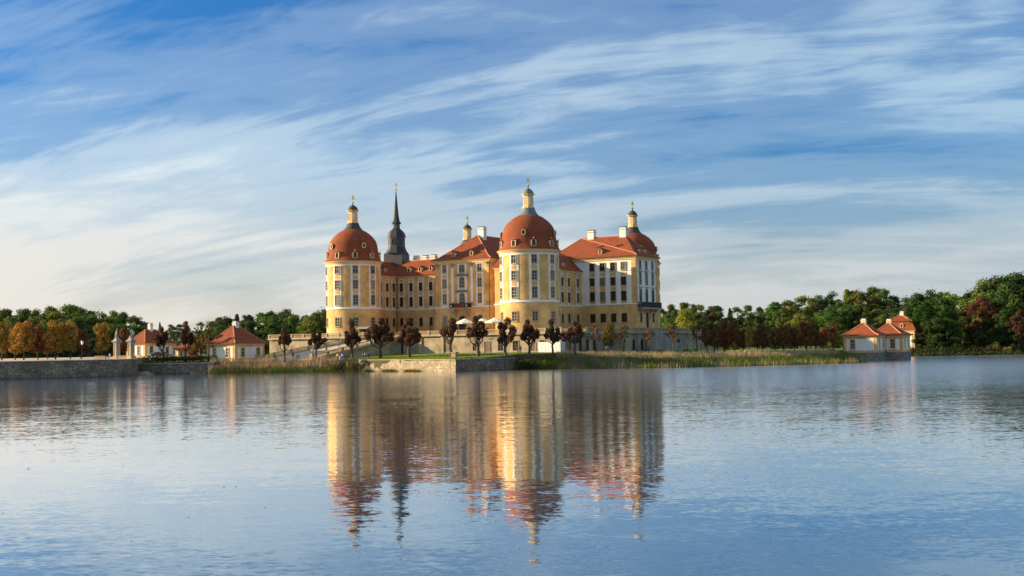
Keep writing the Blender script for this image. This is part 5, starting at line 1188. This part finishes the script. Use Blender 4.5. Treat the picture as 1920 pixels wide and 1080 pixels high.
kr = [('d', (0.056, 0.095, 0.02), 'dark green tree in the wood right of the castle'), ('m', MG, 'mid green tree in the wood right of the castle'), ('m', (0.09, 0.135, 0.026), 'mid green tree in the wood right of the castle'), ('l', (0.145, 0.18, 0.03), 'yellowish green tree in the wood right of the castle')] * 4 + [('b', (0.10, 0.085, 0.025), 'brown tinged tree in the wood right of the castle')]
ks = [('d', DK, 'dark green tree on the far right shore'), ('m', MG, 'mid green tree on the far right shore'), ('m', (0.045, 0.075, 0.016), 'mid green tree on the far right shore'), ('l', LG, 'bright green tree on the far right shore')]
wl_, wm_, wr_, ws_ = 'wood beyond the causeway', 'wood between garden house and castle', 'wood right of the castle', 'trees on the far right shore'
wood(-30, 262, 20, 520, 0, wl_, kl); wood(-20, 262, 20, 490, 12, wl_, kl); wood(-25, 262, 21, 462, 30, wl_, kl[1:3]); wood(-20, 265, 22, 440, 52, wl_, kl[1:2])
wood(262, 420, 18, 610, 0, wm_, kl2); wood(268, 420, 20, 570, 14, wm_, kl2); wood(270, 420, 22, 530, 30, wm_, kl2[:1])
wood(408, 625, 20, 510, 0, wm_, kl2); wood(415, 625, 20, 480, 14, wm_, kl2); wood(400, 625, 21, 455, 32, wm_, kl2[:1])
wood(1225, 1470, 18, 540, 0, wr_, kr); wood(1230, 1470, 18, 505, 12, wr_, kr); wood(1235, 1480, 19, 470, 28, wr_, kr); wood(1240, 1580, 20, 440, 46, wr_, kr[:2])
wood(1462, 1720, 22, 500, 0, wr_, kr); wood(1465, 1720, 22, 465, 16, wr_, kr); wood(1470, 1700, 22, 435, 36, wr_, kr); wood(1560, 1690, 20, 415, 58, wr_, kr[:3])
wood(1725, 1960, 24, 440, 0, ws_, ks); wood(1722, 1960, 24, 418, 18, ws_, ks); wood(1728, 1960, 25, 402, 42, ws_, ks); wood(1735, 1960, 24, 392, 74, ws_, ks[:3], 2)
def single(px, Y, y0, col, label, group, kind='wood', wx=1.0, i=0):
    p = spot(px, Y); p.z = max(0.9, land(p.x, p.y)) - 0.2 if Y > 380 else lawnz(p.x, p.y); hz = 649 - 0.0166 * (px - 960); top = EYE + (hz - y0) * Y / 2206
    tree(kind, i, p, top - p.z, col, label, group, 'woodland_tree', wx)
single(587, 432, 592, LG, 'light green leafy tree directly left of the western tower', wm_, wx=1.3, i=1); single(604, 436, 582, (0.085, 0.12, 0.02), 'taller light green tree touching the western tower', wm_, wx=1.1, i=2)
single(1287, 432, 581, YG, 'bright yellow-green tree right of the castle terrace', wr_, wx=1.15, i=3)
single(1843, 398, 556, (0.10, 0.035, 0.02), 'red-leaved tree among the shore trees', ws_, wx=0.8, i=4); single(1912, 388, 582, (0.10, 0.05, 0.03), 'rusty pink tree at the right picture edge on the shore', ws_, wx=0.8, i=5)
single(1582, 330, 618, YG, 'small yellow-green bushy tree behind the nearer lake lodge', wr_, 'row', 1.3, 1); single(1655, 342, 604, RUST, 'round brown tree between the two lake lodge roofs', wr_, 'row', 1.3, 2)
single(1868, 386, 640, YG, 'small pale yellow shrub tree at the water of the far shore', ws_, 'row', 1.6, 0)

# ------------------------------------------------------------------ reeds, hedge, grass, water debris
rr = random.Random(5)
def blade_mat(name, c0, c1, c2):
    m, nt, b = node_mat(name)
    g = nt.nodes.new('ShaderNodeNewGeometry')
    n = tex(nt, 'Noise', 0.35, Detail=3)
    c = rgbmix(nt, g.outputs['Random Per Island'], c0, c1); c = rgbmix(nt, ramp(nt, n.outputs[0], [(0.42, 0.0), (0.62, 0.8)]), c, c2)
    nt.links.new(c, b.inputs['Base Color']); b.inputs['Roughness'].default_value = 0.8; b.inputs['Specular IOR Level'].default_value = 0.1
    tr = nt.nodes.new('ShaderNodeBsdfTranslucent'); nt.links.new(c, tr.inputs['Color'])
    mx = nt.nodes.new('ShaderNodeMixShader'); mx.inputs[0].default_value = 0.3; nt.links.new(b.outputs[0], mx.inputs[1]); nt.links.new(tr.outputs[0], mx.inputs[2])
    nt.links.new(mx.outputs[0], nt.nodes['Material Output'].inputs[0]); return m
M['reed_green'] = blade_mat('green_reeds', (0.06, 0.115, 0.018), (0.15, 0.20, 0.03), (0.17, 0.17, 0.04))
M['reed_dry'] = blade_mat('dry_reeds', (0.36, 0.255, 0.145), (0.60, 0.455, 0.29), (0.44, 0.33, 0.20))
M['weed'] = blade_mat('bank_weeds', (0.10, 0.12, 0.02), (0.22, 0.19, 0.035), (0.16, 0.10, 0.03))
M['turf'] = blade_mat('turf_blades', (0.12, 0.20, 0.02), (0.25, 0.31, 0.035), (0.20, 0.20, 0.03))
def blade(mb, p, h, w, lean):
    a = rr.uniform(0, 6.28); d = Vector((math.cos(a), math.sin(a), 0)); s = Vector((-d.y, d.x, 0)) * w; q = p + d * (lean * 0.35) + Vector((0, 0, h * 0.6)); t = p + d * lean + Vector((0, 0, h))
    mb.add([p - s, p + s, q + s * 0.9, q - s * 0.9, t], [(0, 1, 2, 3), (3, 2, 4)])
def bed(name, label, inner, outer, n, t0, t1, h0, h1, w, mat, lean=0.35, clump=0.0):
    mb = MB(); L = [(Vector((*b, 0)) - Vector((*a, 0))).length for a, b in zip(outer, outer[1:])]; tot = sum(L)
    ph = [rr.uniform(0, 6.28) for _ in range(4)]
    for _ in range(n):
        s = rr.uniform(0, tot); i = 0
        while s > L[i]: s -= L[i]; i += 1
        f = s / L[i]; o = Vector((*outer[i], -0.3)).lerp(Vector((*outer[i+1], -0.3)), f); q = Vector((*inner[i], lawnz(*inner[i]))).lerp(Vector((*inner[i+1], lawnz(*inner[i+1]))), f)
        wv = 0.5 + 0.25 * math.sin(o.x * 0.55 + ph[0]) + 0.25 * math.sin(o.x * 1.35 + ph[1]); t = t0 + (t1 - t0) * rr.random()
        if clump and rr.random() < clump * (1 - wv): continue
        p = o.lerp(q, t); blade(mb, p, rr.uniform(h0, h1) * (0.75 + 0.45 * wv), w * rr.uniform(.7, 1.3), rr.uniform(0, lean))
    o = mb.build(name, M[mat]); tag(o, label, 'reeds', None, 'stuff'); return o
ei = [(0.4, 270.6), (10, 270.6), (34, 271.1), (57, 280.1), (75, 291.1), (80, 298.1), (83, 304)]; eo = [(0.9, 269.6), (10, 266.6), (33, 260.6), (61, 268.6), (81, 279.2), (86, 287), (87.5, 298)]
bed('green_reeds', 'green reeds along the water from the quay wall to the lake lodges', ei, eo, 17000, -0.05, 0.66, 0.5, 1.45, 0.035, 'reed_green', 0.6, 0.85)
bed('dry_reeds', 'pale dry reeds on the bank behind the green ones', ei[1:], eo[1:], 9000, 0.66, 1.05, 0.4, 0.95, 0.028, 'reed_dry', 0.3, 0.2)
bed('bank_weeds', 'low yellowish weeds at the water edge of the east bank', ei, eo, 4000, -0.08, 0.1, 0.25, 0.8, 0.03, 'weed', 0.35, 0.7)
bed('dry_reeds', 'stray dry stalks standing in front of the green reeds', ei[1:], eo[1:], 1800, -0.06, 0.1, 0.6, 1.9, 0.028, 'reed_dry', 0.2, 0.8)
wi = [(-74, 287), (-64, 286.6), (-50, 284.6), (-36, 278.6)]; wo = [(-74, 285.0), (-64, 283.4), (-50, 280.0), (-35.2, 275.0)]
bed('dry_reeds', 'tall brownish reeds between the corner lodge and the lit quay wall', wi, wo, 4200, 0.15, 0.95, 1.0, 2.0, 0.03, 'reed_dry', 0.2, 0.25)
bed('green_reeds', 'short green reeds at the waterline before the corner lodge', wi, wo, 3000, -0.1, 0.3, 0.7, 1.6, 0.035, 'reed_green', 0.4, 0.5)
bed('bank_weeds', 'yellow-green weeds hugging the water before the corner lodge', wi, wo, 1600, -0.12, 0.08, 0.2, 0.7, 0.03, 'weed', 0.3, 0.6)
qi = [(-36, 276.6), (-12.6, 258.6), (0.9, 271)]; qo = [(-36.2, 275.75), (-12.6, 257.6), (1.0, 270.2)]
def fringe(name, label, pts, n, z, h0, h1, mat, off, spread, clump):
    mb = MB(); ph = rr.uniform(0, 6)
    for _ in range(n):
        k = rr.randrange(len(pts) - 1); f = rr.random(); p = Vector((*pts[k], z)).lerp(Vector((*pts[k+1], z)), f); d = (Vector((*pts[k+1], 0)) - Vector((*pts[k], 0))).normalized(); nn = Vector((-d.y, d.x, 0))
        if rr.random() < clump * (0.5 + 0.5 * math.sin(p.x * 1.1 + ph)): continue
        p = p + nn * (off + rr.uniform(0, spread)); blade(mb, p, rr.uniform(h0, h1), 0.03, rr.uniform(0, 0.25))
    o = mb.build(name, M[mat]); tag(o, label, 'grass', None, 'stuff')
fringe('turf_fringe', 'uneven grass fringe along the top of the quay walls', [(-36.2, 276.0), (-12.6, 257.8), (0.9, 270.4)], 6000, 2.65, 0.25, 0.6, 'turf', 0.6, 1.6, 0.3)
fringe('wall_weeds', 'scattered weeds rooted at the foot of the lit quay wall', [(-36.2, 275.8), (-20, 263.4)], 1500, -0.1, 0.3, 1.0, 'weed', -0.5, 0.35, 0.95)
# lawn turf in front of the terrace
mb = MB()
for _ in range(26000):
    px = rr.uniform(480, 1110); b = rr.uniform(-41, -14.6); a = colA(px, b)
    p = WL(a, b)
    if b < -36.5 and a < -30: continue
    if p.y < 258.6 + abs(p.x + 12.6) * (0.763 if p.x < -12.6 else 0.93): continue
    blade(mb, p, rr.uniform(0.06, 0.20), 0.03, rr.uniform(0, 0.12))
tag(mb.build('turf_blades', M['turf']), 'short mown grass on the castle lawn', 'grass', None, 'stuff')
def shrub(loc, rx, rz, n, size, col, label, group=None, name='shrub'):
    r = empty(name, loc, 0, label, 'shrub', group); mb = MB()
    for i in range(max(3, n // 60)):
        c = Vector((rr.gauss(0, rx * 0.5), rr.gauss(0, rx * 0.35), rz * rr.uniform(0.25, 0.75))); leafball(mb, c, min(rx, rz) * 0.42, 60, size, rr)
    o = mb.build('foliage', M['leaf'], r); o.color = (*col, 1)
    mb = MB()
    for i in range(4): mb.tube([(0, 0, -0.2), (rr.gauss(0, rx * .4), rr.gauss(0, rx * .3), rz * 0.6)], [0.05, 0.02], 5)
    mb.build('stems', M['bark'], r)
shrub(spot(661, 275.5, 0.3), 1.7, 2.6, 700, 0.16, (0.17, 0.16, 0.03), 'yellow-green shrub in front of the lit quay wall')
shrub(spot(632, 278.0, 0.3), 2.4, 2.0, 600, 0.16, (0.07, 0.075, 0.02), 'dark olive shrub at the end of the brown reeds')
shrub(spot(985, 267.5, 0.2), 3.0, 2.6, 1100, 0.17, (0.05, 0.075, 0.016), 'dark green shrub where the shaded quay wall meets the reeds')
shrub(ls(1240, 283), 2.6, 1.1, 500, 0.14, (0.13, 0.15, 0.03), 'low green shrubs before the shaded stair wall')
shrub(ls(1285, 287), 2.8, 1.2, 500, 0.14, (0.10, 0.12, 0.03), 'low green shrubs right of the stair')
for px, c, lb in ((798, (0.22, 0.015, 0.012), 'red flowering bush on the café terrace'), (806, (0.25, 0.03, 0.02), 'second red flowering bush on the café terrace'), (868, (0.04, 0.06, 0.015), 'dark green potted bush under the leftmost parasol'), (912, (0.06, 0.08, 0.02), 'green potted bush between the parasols')):
    shrub(W(colA(px, -6.0), -6.0, TZ), 0.9, 2.2, 420, 0.12, c, lb)
# dark clipped hedge and ivy bank beside the causeway notch
def hedge(name, label, pts, z0, z1, w, col):
    r = empty(name, (pts[0][0], pts[0][1], 0), 0, label, 'hedge'); mb = MB(); ox, oy = pts[0]
    for a, b in zip(pts, pts[1:]):
        L = math.hypot(b[0] - a[0], b[1] - a[1])
        for i in range(int(L / 0.45)):
            f = (i + .5) / int(L / 0.45)
            for z in (0.25, 0.75): leafball(mb, (a[0] + (b[0] - a[0]) * f - ox, a[1] + (b[1] - a[1]) * f - oy, z0 + (z1 - z0) * z), w, 46, 0.15, rr, (z1 - z0) / w * 0.36)
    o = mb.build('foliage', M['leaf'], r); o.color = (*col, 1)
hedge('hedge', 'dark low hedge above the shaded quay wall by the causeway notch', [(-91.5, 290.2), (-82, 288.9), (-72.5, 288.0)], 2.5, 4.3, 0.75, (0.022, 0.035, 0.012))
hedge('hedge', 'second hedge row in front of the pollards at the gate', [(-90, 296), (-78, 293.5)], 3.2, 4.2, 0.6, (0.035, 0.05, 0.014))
# drifting leaves and twigs
lm = flat('wet_leaf', (0.03, 0.02, 0.012), 0.5)
for i, (px, py) in enumerate(((717, 985), (968, 1027), (1338, 953), (1890, 1057), (352, 967), (230, 872), (245, 1012), (418, 912), (440, 912), (380, 922), (64, 834), (53, 878), (5, 961), (495, 950))):
    hz = 649 - 0.0166 * (px - 960); Y = 2206 * EYE / (py - hz); p = spot(px, Y, 0.015); s = 0.012 + 0.0012 * Y
    mb = MB(); mb.add([(-s, 0, 0), (-s*0.3, -s*0.4, 0.008), (s*0.6, -s*0.3, 0.006), (s, 0, s*0.25), (s*0.4, s*0.4, 0.008), (-s*0.4, s*0.35, 0.004), (0, 0, s*0.3)], [(0, 1, 6), (1, 2, 6), (2, 3, 6), (3, 4, 6), (4, 5, 6), (5, 0, 6), (5, 4, 3, 2, 1, 0)])
    o = mb.build('floating_leaf', lm); o.location = p; o.rotation_euler = (0, 0, rr.uniform(0, 6)); tag(o, 'single dark leaf drifting on the calm lake', 'leaf', 'drifting leaves on the lake')

# undergrowth along the far shores, one dark mass
mb = MB()
for _ in range(420):
    x = rr.uniform(108, 210); y = shore(x) + rr.uniform(-3.2, 4.0); r_ = rr.uniform(0.5, 1.5); leafball(mb, (x, y, max(0.0, land(x, y)) + r_ * 0.4), r_, 34, 0.26, rr, 0.8)
for _ in range(260):
    x = rr.uniform(108, 215); y = shore(x) + rr.uniform(3, 16); r_ = rr.uniform(0.8, 2.2); leafball(mb, (x, y, max(0.0, land(x, y)) + r_ * 0.5), r_, 40, 0.32, rr, 0.9)
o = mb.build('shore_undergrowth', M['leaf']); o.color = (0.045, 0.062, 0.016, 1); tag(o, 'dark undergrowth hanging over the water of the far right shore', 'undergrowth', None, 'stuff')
for px, Y, rx, rz, c, lb in ((1852, 385.5, 1.6, 1.7, (0.15, 0.07, 0.03), 'small rusty bush at the water of the far shore'), (1888, 385, 2.0, 2.2, (0.30, 0.23, 0.05), 'pale yellow bush at the water near the right edge'), (1838, 386, 2.4, 2.0, (0.10, 0.045, 0.03), 'dull reddish bush at the water under the red-leaved tree')):
    shrub(spot(px, Y, 0.6), rx, rz, 500, 0.2, c, lb)
